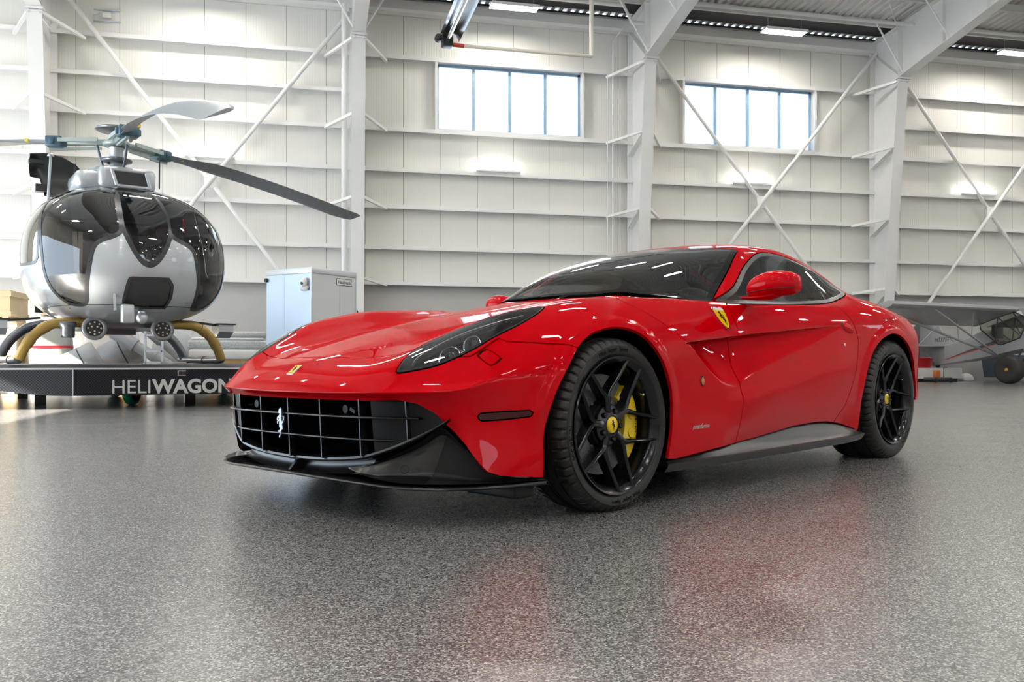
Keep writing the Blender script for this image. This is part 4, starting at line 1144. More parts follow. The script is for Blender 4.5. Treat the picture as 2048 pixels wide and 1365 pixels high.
# tail
mb = MB(); mb.prism([(-3.15, .55), (-2.85, .60), (-2.35, 1.08), (-2.80, 1.86), (-3.15, 1.95), (-3.30, 1.80), (-3.32, .62)], -.025, .025, Matrix(((1,0,0,0),(0,0,1,0),(0,1,0,0),(0,0,0,1)))); pb(mb, 'tail_fin', M_pg)
mb = MB(); mb.box(-2.875, -2.86, -.032, -.027, .6, 1.86); pb(mb, 'hinge_line', M_pgl)
mb = text_mesh('N537TF', .17, Matrix(((1,0,0,-2.80),(0,0,-1,-.029),(0,1,0,1.17),(0,0,0,1))) , .001, 0, None, shear=.25, bold=.003, sx=.8); pb(mb, 'registration_lettering', M_dst)
for s_ in (-1, 1):
    mb = MB(); mb.prism([(-2.4, s_ * .08), (-2.55, s_ * 1.25), (-2.8, s_ * 1.35), (-3.2, s_ * 1.2), (-3.25, s_ * .1)], 1.03, 1.07); pb(mb, 'tailplane', M_pg)
    mb = MB(); mb.tube([(-2.75, s_ * .08, .55), (-2.7, s_ * .95, 1.03)], .014, 8); mb.tube([(-2.75, s_ * .03, 1.6), (-2.7, s_ * .9, 1.06)], .010, 8); pb(mb, 'tail_brace', M_pg)
mb = MB(); mb.lathe([(0, -.03), (.065, -.03), (.065, .03), (0, .03)], 18, Matrix.Translation((-2.72, 0, .465)) @ Matrix.Rotation(PI / 2, 4, 'X')); mb.bar((-2.72, 0, .46), (-2.6, 0, .56), .04, .03); pb(mb, 'tail_wheel', M_hblack)
for s_ in (-1, 1):
    mb = MB(); RX_ = Matrix.Translation((0, s_ * .85, .372)) @ Matrix.Rotation(PI / 2, 4, 'X')
    mb.lathe([(0, -.12), (.12, -.13), (.18, -.175), (.28, -.185), (.345, -.15), (.372, -.08), (.372, .08), (.345, .15), (.28, .185), (.18, .175), (0, .12)], 44, RX_, 0)
    mb.lathe([(0, .155), (.04, .15), (.045, .12)], 20, RX_, 1); mb.lathe([(.07, .128), (.115, .135)], 24, RX_, 2); mb.lathe([(0, -.155), (.04, -.15), (.045, -.12)], 20, RX_, 1)
    w_ = pb(mb, 'bush_wheel', [M_wt, mat('orange hub cap', (.8, .33, .03), .4), M_hblack], 'fat black tyre with an orange hub cap')
    mb = MB(); mb.tube([(.05, s_ * .36, .92), (0, s_ * .70, .42)], .025, 10); mb.tube([(.5, s_ * .36, .98), (.02, s_ * .70, .42)], .022, 10); mb.tube([(.25, 0, .85), (.02, s_ * .68, .40)], .02, 8); pb(mb, 'gear_leg', M_hblack)
# ================================================================ SPORTS CAR
# car frame: x runs rearward from the front axle, y to the car's right (away from the viewer), z up
CAR = empty('sports_car', (0.6847, 4.1044, 0), math.radians(46.04 - 13.06), 'glossy red two door coupe with black wheels and yellow brake calipers', 'car')

TC = [  # stations along the car; each row is centre -> outer shoulder: (x, w, z)
 [(-.925,0,.466),(-.918,.20,.467),(-.895,.38,.469),(-.862,.52,.472),(-.838,.59,.473),(-.80,.66,.475),(-.75,.73,.478),(-.665,.805,.49)],
 [(-.905,0,.505),(-.895,.20,.505),(-.870,.38,.507),(-.832,.52,.508),(-.800,.59,.509),(-.757,.655,.511),(-.70,.73,.512),(-.60,.825,.52)],
 [(-.845,0,.555),(-.835,.20,.555),(-.805,.38,.560),(-.755,.52,.586),(-.717,.585,.598),(-.665,.65,.608),(-.60,.74,.597),(-.50,.86,.550)],
 [(-.70,0,.620),(-.69,.20,.618),(-.65,.38,.626),(-.60,.52,.665),(-.56,.59,.686),(-.51,.66,.699),(-.45,.76,.678),(-.385,.885,.595)],
 [(-.47,0,.693),(-.46,.20,.690),(-.43,.39,.692),(-.40,.53,.730),(-.37,.60,.756),(-.34,.68,.771),(-.30,.78,.737),(-.25,.905,.645)],
 [(-.23,0,.752),(-.22,.20,.746),(-.20,.40,.742),(-.18,.54,.780),(-.17,.61,.800),(-.15,.69,.811),(-.13,.79,.790),(-.11,.912,.695)],
 [(.03,0,.803),(.03,.20,.797),(.03,.41,.785),(.03,.55,.815),(.03,.62,.832),(.03,.70,.842),(.03,.80,.822),(.03,.912,.738)],
 [(.28,0,.848),(.29,.21,.842),(.30,.43,.825),(.32,.57,.842),(.32,.64,.854),(.32,.71,.859),(.32,.80,.842),(.32,.905,.756)],
 [(.50,0,.884),(.51,.22,.880),(.55,.45,.858),(.60,.62,.858),(.62,.69,.866),(.64,.75,.868),(.65,.81,.852),(.65,.893,.765)],
 [(.68,0,.912),(.70,.24,.908),(.75,.48,.902),(.98,.725,.876),(1.02,.765,.874),(1.00,.800,.867),(.97,.84,.850),(.95,.885,.775)],
 [(.92,0,1.048),(.935,.24,1.045),(1.00,.475,1.032),(1.17,.69,.968),(1.25,.755,.930),(1.25,.815,.878),(1.23,.85,.858),(1.22,.890,.785)],
 [(1.20,0,1.156),(1.215,.23,1.153),(1.265,.45,1.140),(1.35,.638,1.083),(1.47,.735,1.000),(1.48,.832,.890),(1.48,.864,.866),(1.48,.900,.795)],
 [(1.50,0,1.232),(1.51,.22,1.228),(1.54,.41,1.212),(1.58,.590,1.188),(1.68,.712,1.050),(1.70,.835,.899),(1.71,.870,.872),(1.71,.907,.805)],
 [(1.86,0,1.280),(1.86,.21,1.276),(1.87,.39,1.260),(1.88,.575,1.212),(1.92,.700,1.075),(1.94,.828,.908),(1.95,.872,.882),(1.95,.915,.815)],
 [(2.20,0,1.282),(2.20,.21,1.278),(2.20,.385,1.258),(2.20,.570,1.198),(2.22,.69,1.070),(2.23,.805,.932),(2.25,.868,.898),(2.25,.930,.830)],
 [(2.54,0,1.232),(2.54,.20,1.227),(2.54,.37,1.205),(2.54,.560,1.128),(2.54,.65,1.058),(2.54,.742,.985),(2.54,.845,.928),(2.54,.935,.850)],
 [(2.88,0,1.145),(2.88,.19,1.140),(2.88,.35,1.115),(2.87,.51,1.050),(2.86,.605,1.008),(2.85,.705,.974),(2.84,.815,.935),(2.82,.930,.855)],
 [(3.20,0,1.040),(3.20,.18,1.035),(3.20,.33,1.020),(3.19,.46,.992),(3.18,.565,.968),(3.17,.675,.948),(3.14,.775,.912),(3.06,.882,.840)],
 [(3.46,0,.962),(3.46,.18,.960),(3.45,.33,.955),(3.44,.44,.948),(3.42,.545,.938),(3.40,.65,.920),(3.37,.745,.893),(3.29,.838,.832)],
 [(3.60,0,.945),(3.60,.18,.944),(3.59,.33,.940),(3.57,.44,.936),(3.55,.54,.928),(3.53,.635,.912),(3.50,.715,.885),(3.44,.790,.835)],
]
NS, NC = len(TC), 8
# side rows below the shoulder: perimeter runs front centre -> corner -> along the side -> tail centre
PERF = [TC[0][j] for j in range(7)]
def side_rows():
    rows = []
    # front face, columns c0..c6 of the lip (x, w, z) for rows 1..5
    fx = [[(x + .035, w_, .438) for x, w_, z in PERF],
          [(x + .062, w_ * .995, .370) for x, w_, z in PERF],
          [(x + .062, w_, .290) for x, w_, z in PERF],
          [(x + .045, w_, .220) for x, w_, z in PERF],
          [(x + .040, w_, .170) for x, w_, z in PERF]]
    # side stations
    xs = [s[7][0] for s in TC]
    def tab(keys, x): return float(np.interp(x, [k[0] for k in keys], [k[1] for k in keys]))
    WZ = [  # (z(x) keys, w(x) keys)
      ([(-.67,.44),(-.3,.52),(0,.62),(.6,.665),(1.2,.70),(2.0,.735),(2.7,.76),(3.2,.75),(3.5,.75)],
       [(-.66,.790),(-.60,.822),(-.50,.866),(-.385,.905),(-.25,.940),(-.11,.958),(.03,.962),(.32,.955),(.65,.935),(1.0,.922),(1.5,.922),(2.0,.940),(2.4,.962),(2.72,.975),(2.95,.958),(3.2,.912),(3.34,.865),(3.5,.80)]),
      ([(-.67,.375),(-.3,.43),(0,.50),(.6,.53),(1.2,.57),(2.0,.61),(2.7,.63),(3.2,.62),(3.5,.6)],
       [(-.66,.775),(-.60,.812),(-.50,.866),(-.385,.915),(-.25,.945),(-.11,.962),(.03,.968),(.32,.962),(.65,.945),(1.0,.936),(1.5,.938),(2.0,.955),(2.4,.972),(2.72,.980),(2.95,.962),(3.2,.915),(3.34,.87),(3.5,.80)]),
      ([(-.67,.30),(-.3,.33),(0,.37),(.6,.40),(1.2,.43),(2.0,.46),(2.7,.48),(3.5,.48)],
       [(-.66,.785),(-.60,.820),(-.50,.872),(-.385,.915),(-.25,.945),(-.11,.962),(.03,.968),(.32,.966),(.65,.953),(1.0,.948),(1.5,.950),(2.0,.962),(2.4,.972),(2.72,.977),(2.95,.960),(3.2,.912),(3.34,.865),(3.5,.79)]),
      ([(-.67,.225),(0,.26),(.6,.28),(1.2,.29),(2.0,.31),(2.7,.33),(3.5,.34)],
       [(-.66,.80),(-.60,.838),(-.50,.882),(-.385,.924),(-.25,.948),(-.11,.960),(.03,.966),(.32,.965),(.65,.955),(1.0,.950),(1.5,.950),(2.0,.958),(2.4,.968),(2.72,.970),(2.95,.965),(3.2,.920),(3.34,.87),(3.5,.78)]),
      ([(-.67,.16),(0,.17),(.6,.175),(1.2,.18),(2.0,.19),(2.7,.22),(3.5,.25)],
       [(-.66,.818),(-.60,.850),(-.50,.888),(-.385,.922),(-.25,.944),(-.11,.955),(.03,.960),(.32,.955),(.65,.945),(1.0,.935),(1.5,.932),(2.0,.945),(2.4,.955),(2.72,.96),(2.95,.95),(3.2,.90),(3.34,.85),(3.5,.76)])]
    rear = [[(x - .02, w_, .80) for x, w_, z in reversed(TC[-1][:7])],
            [(x - .01, w_, .65) for x, w_, z in reversed(TC[-1][:7])],
            [(x - .02, w_, .50) for x, w_, z in reversed(TC[-1][:7])],
            [(x - .03, w_, .36) for x, w_, z in reversed(TC[-1][:7])],
            [(x - .06, w_, .25) for x, w_, z in reversed(TC[-1][:7])]]
    for r in range(5):
        zk, wk = WZ[r]
        row = list(fx[r])
        for i, x in enumerate(xs):
            if i == NS - 1: x = x - .01
            row.append((x, tab(wk, x), tab(zk, x)))
        row += rear[r]
        rows.append(row)
    return rows
ROWS = side_rows()

def cage():
    """full (mirrored) quad cage with crease weights"""
    V = []; idx = {}
    def vid(p, m):
        key = (round(p[0], 5), round(p[1], 5), round(p[2], 5))
        if p[1] < 1e-6: m = 0
        k = (key, m)
        if k not in idx:
            idx[k] = len(V); V.append((p[0], -p[1] if m == 0 else p[1], p[2]))
        return idx[k]
    F = []; CR = {}
    for m in (0, 1):
        for i in range(NS - 1):
            for j in range(NC - 1):
                q = [vid(TC[i][j], m), vid(TC[i + 1][j], m), vid(TC[i + 1][j + 1], m), vid(TC[i][j + 1], m)]
                F.append(q if m == 0 else q[::-1])
        per = [TC[0][j] for j in range(7)] + [TC[i][7] for i in range(NS)] + [TC[-1][j] for j in range(6, -1, -1)]
        allr = [per] + ROWS
        for r in range(5):
            for k in range(len(per) - 1):
                q = [vid(allr[r][k], m), vid(allr[r][k + 1], m), vid(allr[r + 1][k + 1], m), vid(allr[r + 1][k], m)]
                F.append(q if m == 0 else q[::-1])
        for j in range(7):      # nose lip crease
            a, b = vid(TC[0][j], m), vid(TC[0][j + 1], m)
            CR[(min(a, b), max(a, b))] = .75
            a, b = vid(TC[-1][j], m), vid(TC[-1][j + 1], m)
            CR[(min(a, b), max(a, b))] = .35
        for i, c in ((0, .45), (1, .2)):
            a, b = vid(TC[i][7], m), vid(TC[i + 1][7], m)
            CR[(min(a, b), max(a, b))] = c
        for i in range(9, 12):          # windscreen pillar edge
            a, b = vid(TC[i][3], m), vid(TC[i + 1][3], m)
            CR[(min(a, b), max(a, b))] = .45
        for i in range(12, 14):
            a, b = vid(TC[i][3], m), vid(TC[i + 1][3], m)
            CR[(min(a, b), max(a, b))] = .25
        for i in range(9, 15):          # belt line
            a, b = vid(TC[i][5], m), vid(TC[i + 1][5], m)
            CR[(min(a, b), max(a, b))] = .45
        for j in range(3):              # base of the windscreen
            a, b = vid(TC[9][j], m), vid(TC[9][j + 1], m)
            CR[(min(a, b), max(a, b))] = .35
    return np.array(V, float), F, CR

def subdivide(V, F, CR, level):
    me = bpy.data.meshes.new('cage'); me.from_pydata([tuple(v) for v in V], [], F); me.update()
    att = me.attributes.new('crease_edge', 'FLOAT', 'EDGE')
    vals = [0.0] * len(me.edges)
    for e in me.edges:
        a, b = e.vertices
        vals[e.index] = CR.get((min(a, b), max(a, b)), 0.0)
    att.data.foreach_set('value', vals)
    ob = bpy.data.objects.new('cage', me); COL.objects.link(ob)
    md = ob.modifiers.new('s', 'SUBSURF'); md.levels = level; md.render_levels = level
    md.boundary_smooth = 'PRESERVE_CORNERS'
    dg = bpy.context.evaluated_depsgraph_get(); dg.update()
    m2 = bpy.data.meshes.new_from_object(ob.evaluated_get(dg))
    n = len(m2.vertices); co = np.empty(n * 3); m2.vertices.foreach_get('co', co)
    q = np.empty(len(m2.loops), int); m2.loops.foreach_get('vertex_index', q)
    bpy.data.objects.remove(ob); bpy.data.meshes.remove(me); bpy.data.meshes.remove(m2)
    return co.reshape(-1, 3), q.reshape(-1, 4)

def smooth_body(level=4):
    V, F, CR = cage()
    C = V.copy()
    for it in range(3):         # pull the cage out so the smooth surface passes through the points
        S, _ = subdivide(C, F, CR, 2)
        C += (V - S[:len(V)]) * 0.8
    return subdivide(C, F, CR, level)
BV, BQ = smooth_body(4)

# ---- features cut and pressed into the smooth half body (w = -y >= 0)
ARCH_F = [(-.400,.0),(-.412,.17),(-.405,.313),(-.380,.416),(-.335,.510),(-.250,.618),(-.165,.678),(-.080,.708),(.0,.718),(.07,.712),(.145,.685),(.215,.628),(.275,.552),(.318,.450),(.330,.330),(.312,.18),(.300,.0)]
ARCH_R = [(2.205,.0),(2.203,.203),(2.217,.412),(2.300,.585),(2.415,.686),(2.560,.740),(2.690,.748),(2.818,.716),(2.960,.640),(3.060,.545),(3.110,.430),(3.120,.30),(3.100,.0)]
LAMP = [(-.790,.552),(-.782,.545),(-.735,.535),(-.686,.530),(-.58,.553),(-.492,.590),(-.376,.648),(-.276,.690),(-.215,.713),(-.200,.725),(-.215,.740),(-.279,.757),(-.38,.758),(-.487,.740),(-.57,.726),(-.640,.700),(-.700,.663),(-.758,.603),(-.785,.568)]
WSCR = [(.700,-.2),(.700,0),(.715,.24),(.775,.48),(.93,.69),(.985,.742),(1.157,.691),(1.347,.640),(1.52,.584),(1.535,.560),(1.50,.40),(1.465,.2),(1.455,0),(1.455,-.2)]
COWL = [(.655,-.2),(.655,0),(.675,.24),(.735,.48),(.88,.69),(.94,.752),(.985,.742),(.93,.69),(.775,.48),(.715,.24),(.700,0),(.700,-.2)]
DLO = [(.99,.866),(1.235,.960),(1.449,1.087),(1.612,1.158),(1.700,1.180),(1.766,1.189),(1.923,1.191),(2.148,1.164),(2.33,1.118),(2.48,1.058),(2.555,1.018),(2.56,1.002),(2.53,.990),(2.418,.966),(2.20,.928),(2.042,.908),(1.75,.888),(1.515,.876),(1.2,.866)]
DOORP = [(.990,.860),(.972,.85),(.956,.736),(.925,.62),(.908,.547),(.915,.424),(.905,.32),(.888,.209),(.85,.10),(1.80,.10),(1.928,.273),(2.014,.343),(2.129,.526),(2.184,.660),(2.193,.700),(2.179,.767),(2.148,.843),(2.097,.918),(2.0,.93),(1.2,.90)]
SILLR = [(.28,-.2),(.311,.181),(.365,.176),(.696,.197),(1.059,.219),(1.463,.258),(1.70,.266),(1.835,.263),(2.002,.242),(2.162,.206),(2.30,-.2)]
MARK = [(-.622,.379),(-.627,.390),(-.618,.401),(-.538,.406),(-.453,.408),(-.442,.399),(-.450,.386),(-.538,.377),(-.612,.373)]
BUMPLOW = [(-.2,.441),(0,.441),(.255,.441),(.432,.441),(.55,.444),(.587,.446),(.644,.435),(.686,.401),(.711,.362),(.779,.296),(.839,.198),(.856,.184),(.916,.168),(1.1,.166),(1.1,-.2),(-.2,-.2)]
ZU = ([.30,.484,.943,1.4,1.8,2.06],[.650,.665,.703,.737,.765,.787])
ZL = ([.479,.56,.656,.775,.87,.95,1.05,1.22,1.45,1.66,1.95,2.06],[.663,.600,.540,.480,.470,.490,.525,.575,.628,.672,.760,.787])
S3 = ([.65,.917,1.065,1.335,1.77,2.156,2.5],[.36,.400,.409,.445,.513,.556,.57])
ARCH_F = catmull(ARCH_F, 5)
ARCH_R = catmull(ARCH_R, 5)
LAMP = catmull(LAMP, 4, True)
DLO = catmull(DLO, 4, True)
FEDGE = [(.479,.663),(.56,.605),(.656,.537),(.775,.458),(.917,.411)]
def smooth01(t): t = np.clip(t, 0, 1); return t * t * (3 - 2 * t)

def body_half():
    q = BQ[BV[BQ].mean(1)[:, 1] < 0]
    used = np.unique(q); rm = np.full(len(BV), -1); rm[used] = np.arange(len(used))
    V = BV[used].copy(); V[:, 1] *= -1; q = rm[q]
    T = np.vstack([q[:, [0, 1, 2]], q[:, [0, 2, 3]]])
    m = TriMesh(V, T)
    def xwz(): return m.V[:, 0], m.V[:, 1], m.V[:, 2]
    # edges that need a row of vertices before pressing
    def f_shelf(off):
        x, w_, z = xwz()
        f = z - np.interp(x, *ZU) + off
        return np.where((x > .40) & (x < 2.1) & (w_ > .8) & (z > .3) & (z < .82), f, 1.0)
    m.cut(f_shelf(0)); m.cut(f_shelf(.006))
    def f_fe(off):
        x, w_, z = xwz()
        xe = np.interp(z, [p[1] for p in FEDGE[::-1]], [p[0] for p in FEDGE[::-1]])
        return np.where((w_ > .8) & (z > .40) & (z < .675) & (x > .3) & (x < 1.1), (x - xe - off) * .75, 1.0)
    m.cut(f_fe(0)); m.cut(f_fe(.006))
    # press the side
    x, w_, z = xwz()
    zu = np.interp(x, *ZU); zl = np.interp(x, *ZL)
    side = (w_ > .8) & (z < .84)
    xe = np.interp(z, [p[1] for p in FEDGE[::-1]], [p[0] for p in FEDGE[::-1]])
    D = np.interp(x, [.479,.60,.80,.95,1.4,1.8,2.06], [.125,.105,.078,.062,.036,.015,0])
    t = (zu - .0 - z) / np.maximum(zu - zl, .004)
    prof = np.where(t <= 0, 0, (1 - np.clip(t, 0, 1) ** 2.0) ** 1.15)
    step = np.clip((zu - z) / .0055, 0, 1)
    fr = np.clip((x - xe) / .0055, 0, 1)
    fr = np.where(x > .95, 1, fr)
    dep = D * prof * step * fr
    dep = np.where(side & (x > .478) & (x < 2.06) & (z > zl) & (z <= zu), dep, 0)
    # widest line low on the door, tucking under to the sill
    s3 = np.interp(x, *S3)
    fx_ = smooth01((x - .75) / .25) * (1 - smooth01((x - 1.95) / .3))
    zl2 = zl - .01
    up = np.clip((zl2 - z) / np.maximum(zl2 - s3, .02), 0, 1)
    dn = np.clip((z - .20) / np.maximum(s3 - .20, .02), 0, 1)
    bul = np.where(z > s3, smooth01(up) * .016, .016 - .034 * (1 - dn) ** 1.1)
    bul = np.where(z > zl2, 0, bul) * fx_
    # flare lips round the arches
    lip = np.zeros_like(x)
    for A in (ARCH_F, ARCH_R):
        d = -sd_poly(x, z, A)
        lip += .010 * (1 - smooth01((d - .030) / .022)) * (d > -.06) * smooth01((z - .30) / .2) * (w_ > .75)
    m.V[:, 1] += np.where(side | (w_ > .8), -dep + np.where(side, bul, 0) + lip, 0)
    # bonnet: shallow channels beside the raised centre, ending in a small step
    x, w_, z = xwz()
    ch = np.exp(-((w_ - (.34 + .10 * (x + .45))) / .045) ** 2) * smooth01((x + .66) / .25) * (1 - smooth01((x - .35) / .3))
    m.V[:, 2] -= .012 * ch * (z > .5)
    # ---------- labels by cutting
    G = .0026
    def band(f):
        m.cut(f(-G)); m.cut(f(G))
    lab = {}
    def poly_f(poly, ax, cond, far=-1.0):
        def f(off):
            x, w_, z = xwz()
            a, b = {'xz': (x, z), 'xw': (x, w_), 'wz': (w_, z)}[ax]
            return np.where(cond(x, w_, z), sd_poly(a, b, poly) + off, far)
        return f
    fs = {
        'archf': poly_f(ARCH_F, 'xz', lambda x, w_, z: w_ > .5),
        'archr': poly_f(ARCH_R, 'xz', lambda x, w_, z: (w_ > .5) & (z < .88)),
        'lamp': poly_f(LAMP, 'xw', lambda x, w_, z: z > .45),
        'wscr': poly_f(WSCR, 'xw', lambda x, w_, z: z > .80),
        'dlo': poly_f(DLO, 'xz', lambda x, w_, z: w_ > .5),
        'door': poly_f(DOORP, 'xz', lambda x, w_, z: w_ > .70),
        'sill': poly_f(SILLR, 'xz', lambda x, w_, z: w_ > .70),
        'mark': poly_f(MARK, 'xz', lambda x, w_, z: (w_ > .6) & (x < -.3)),
        'low': poly_f(BUMPLOW, 'wz', lambda x, w_, z: (x < -.38) & (z < .47)),
        'wash': poly_f([(-.580,.603),(-.556,.620),(-.536,.626),(-.526,.613),(-.519,.594),(-.540,.579),(-.566,.566),(-.574,.582)], 'xz', lambda x, w_, z: (w_ > .68) & (x < -.3)),
    }
    def f_hood(off):
        x, w_, z = xwz()
        a = x - np.interp(w_, [0,.12,.25,.363,.45,.53,.60], [-.752,-.751,-.742,-.722,-.708,-.686,-.66])
        a = np.where(w_ < .56, a, 1)
        b = np.where((x < -.1) & (w_ > .6), z - np.interp(x, [-.60,-.477,-.461,-.264,-.236], [.60,.668,.655,.645,.634]), 1)
        b = np.where((x > .1) & (w_ > .85), z - np.interp(x, [.15,.479], [.642,.660]), b)
        gz = np.interp(z, [.60,.663,.72,.785,.822,.86], [.59,.479,.372,.267,.205,.14]) - x
        gw = np.interp(w_, [.60,.66,.72,.78,.83,.90], [.62,.45,.26,.20,.205,.33]) - x
        c = np.where(w_ > .83, gz, gw)
        c = np.where(w_ < .60, .62 - x + .0, c)
        c2 = np.interp(w_, [0,.24,.48,.60], [.642,.662,.72,.80]) - x
        c = np.where(w_ < .60, c2, c)
        f = np.minimum(np.minimum(a, b), c)
        return np.where(z > .45, f, -1.0) + off
    def f_bump(off):   # bumper / fender joint in front of the wheel
        x, w_, z = xwz()
        return np.where((x < .0) & (z < .72), -(x + .0) * 0 + np.where(x < -.05, .05, -.05), -.05) + 0 * off
    for k in ('archf', 'archr', 'low', 'sill'): m.cut(fs[k](0))
    for k in ('lamp', 'wscr', 'dlo', 'mark', 'door', 'wash'): band(fs[k])
    m.cut(fs['dlo'](-.020)); m.cut(fs['lamp'](-.008)); m.cut(fs['wscr'](-.03))
    band(f_hood)
    # joint between door glass and quarter glass
    def f_q(off):
        x, w_, z = xwz()
        return np.where((w_ > .5) & (z > .85) & (x > 1.8), (x - np.interp(z, [.88,1.17], [2.075,2.205])) + off, -1.)
    m.cut(f_q(-.004)); m.cut(f_q(.004))
    cowl = poly_f(COWL, 'xw', lambda x, w_, z: z > .80)
    m.cut(cowl(0))
    V_, T_ = m.V, m.T
    mv = m.V[m.T].mean(1)
    V0 = m.V; m.V = mv      # evaluate the same functions at triangle centres
    L = np.full(len(mv), 'body', dtype=object)
    ev = {k: f(0) for k, f in fs.items()}; hd = f_hood(0); fq = f_q(0); cw = cowl(0)
    x, w_, z = mv[:, 0], mv[:, 1], mv[:, 2]
    L[(x < -.2) & (hd < 0) & (z < .72) & (w_ <= 1.2)] = 'bumper'
    L[ev['door'] > G] = 'door'
    L[np.abs(ev['door']) <= G] = 'gap'
    L[hd > G] = 'hood'
    soft = (x > .1) & (w_ > .85) & (z < .672) & (x < .468)
    L[(np.abs(hd) <= G) & ~soft] = 'gap'
    L[(ev['lamp'] > -G) & (ev['lamp'] <= G)] = 'gap'
    L[(ev['lamp'] > G)] = 'lamp_rim'; L[ev['lamp'] > .008] = 'lamp'
    L[cw > 0] = 'cowl'
    L[(ev['wscr'] > -G)] = 'gap'; L[ev['wscr'] > G] = 'ws_band'; L[ev['wscr'] > .03] = 'wscr'
    L[ev['dlo'] > -G] = 'gap'; L[ev['dlo'] > G] = 'trim'; L[ev['dlo'] > .020] = 'glass_door'
    gi = (ev['dlo'] > .020)
    L[gi & (fq > .004)] = 'glass_quarter'; L[gi & (np.abs(fq) <= .004)] = 'bpillar'
    L[np.abs(ev['mark']) <= G] = 'gap'; L[ev['mark'] > G] = 'marker'
    L[(np.abs(ev['wash']) <= G) & (L == 'bumper')] = 'gap'
    L[(ev['sill'] > 0) | (ev['archf'] > 0) | (ev['archr'] > 0) | (ev['low'] > 0)] = 'void'
    L[(z < .34) & (x > 3.1)] = 'void'
    vh = sd_poly(x, z, [(.487,.6605),(.61,.668),(.60,.635),(.615,.60),(.64,.565),(.615,.572),(.55,.617)])
    L[(vh > 0) & (w_ > .75)] = 'void'
    L2 = (x > .45) & (x < 2.1) & (z > .40) & (z < .83) & (w_ > .8)
    global SKIPL
    SKIPL = L2
    rw = sd_poly(x, w_, [(2.42,-.1),(2.42,.30),(2.48,.36),(3.05,.36),(3.16,.28),(3.18,-.1)])
    L[(rw > 0) & (z > .9)] = 'rearglass'
    m.V = V0
    return m, L
HM, HL = body_half()
HN = HM.vnorm()
HN[np.abs(HM.V[:, 1]) < 1e-5, 1] = 0
HN /= np.maximum(np.linalg.norm(HN, axis=1, keepdims=True), 1e-9)

def body_part(name, labels, mats, sides='both', flange=.014, label=None, offset=0.0, matidx=None, parent=None, skip=None):
    """one part of the body: 'L' (near side, y<0), 'R', or both halves welded"""
    sel = np.isin(HL, labels)
    if skip is not None: sel &= ~skip
    T = HM.T[sel]; lb = HL[sel]
    used = np.unique(T); rm = np.full(len(HM.V), -1); rm[used] = np.arange(len(used))
    P = HM.V[used] - HN[used] * offset; N = HN[used]; T = rm[T]
    n = len(P)
    # boundary edges
    E = np.concatenate([T[:, [0, 1]], T[:, [1, 2]], T[:, [2, 0]]])
    key = np.sort(E, 1); kk = key[:, 0].astype(np.int64) * n + key[:, 1]
    u, inv, cnt = np.unique(kk, return_inverse=True, return_counts=True)
    B = E[cnt[inv] == 1]
    mid = (P[B[:, 0], 1] + P[B[:, 1], 1]) / 2
    B = B[mid > 1e-4]
    allV = []; allF = []; allN = []; fm = []; off = 0
    mi = [matidx[l] if matidx else 0 for l in lb]
    for sgn in ([-1, 1] if sides == 'both' else [-1] if sides == 'L' else [1]):
        Pv = P.copy(); Nv = N.copy(); Pv[:, 1] *= sgn; Nv[:, 1] *= sgn
        Tt = T if sgn == 1 else T[:, ::-1]
        # triangles were built for w>0; orientation: check against the normal once
        a, b, c = Pv[Tt[:, 0]], Pv[Tt[:, 1]], Pv[Tt[:, 2]]
        if (np.cross(b - a, c - a) * Nv[Tt[:, 0]]).sum() < 0: Tt = Tt[:, ::-1]
        allV.append(Pv); allN.append(Nv); allF += (Tt + off).tolist(); fm += mi; off += n
        if flange:
            ub = np.unique(B); r2 = np.full(n, -1); r2[ub] = np.arange(len(ub))
            top = Pv[ub]; bot = Pv[ub] - Nv[ub] * flange; nb = len(ub)
            allV += [top, bot]; allN += [Nv[ub] * 0, Nv[ub] * 0]
            i0 = r2[B[:, 0]]; i1 = r2[B[:, 1]]
            allF += np.stack([i0 + off, i0 + off + nb, i1 + off + nb, i1 + off], 1).tolist()
            fm += [0] * len(B); off += 2 * nb
    V = np.vstack(allV); N = np.vstack(allN)
    me = bpy.data.meshes.new(name); me.from_pydata(V.tolist(), [], allF)
    for mm in (mats if isinstance(mats, (list, tuple)) else [mats]): me.materials.append(mm)
    me.polygons.foreach_set('use_smooth', [True] * len(me.polygons)); me.polygons.foreach_set('material_index', fm)
    me.update()
    # flange corners keep their own normals: zero vectors fall back to the computed normal
    me.normals_split_custom_set_from_vertices(N.tolist())
    o = bpy.data.objects.new(name, me); COL.objects.link(o); o.parent = parent or CAR
    if label: o['label'] = label
    return o
def paint_mat():
    m, t, b = node_mat('red car paint')
    b.inputs['Base Color'].default_value = (0.58, 0.0, 0.004, 1)
    b.inputs['Roughness'].default_value = 0.40
    b.inputs['Specular IOR Level'].default_value = 0.0
    b.inputs['Coat Weight'].default_value = 0.55
    b.inputs['Coat Roughness'].default_value = 0.012
    b.inputs['Coat IOR'].default_value = 1.38
    return m
M_paint = paint_mat()
M_black = mat('satin black plastic', (0.007, 0.007, 0.008), 0.27, spec=.55)
M_blackm = mat('matt black plastic', (0.008, 0.008, 0.009), 0.5, spec=.3)
M_void = mat('dark cavity', (0.002, 0.002, 0.002), 0.9, spec=0.0)
M_gpanel = mat('grille side panel black', (0.006, 0.006, 0.007), 0.45, spec=.25)
M_gloss = mat('gloss black', (0.006, 0.006, 0.007), 0.06)
M_tint = thin_glass('tinted side glass', (0.30, 0.34, 0.32))
M_wsg = thin_glass('windscreen glass', (0.72, 0.82, 0.77))
M_lens = thin_glass('headlamp lens', (0.93, 0.94, 0.95))
M_trim = mat('dark satin window trim', (0.035, 0.035, 0.037), 0.3, 0.6)
M_smoke = mat('smoked red marker', (0.05, 0.004, 0.004), 0.1)
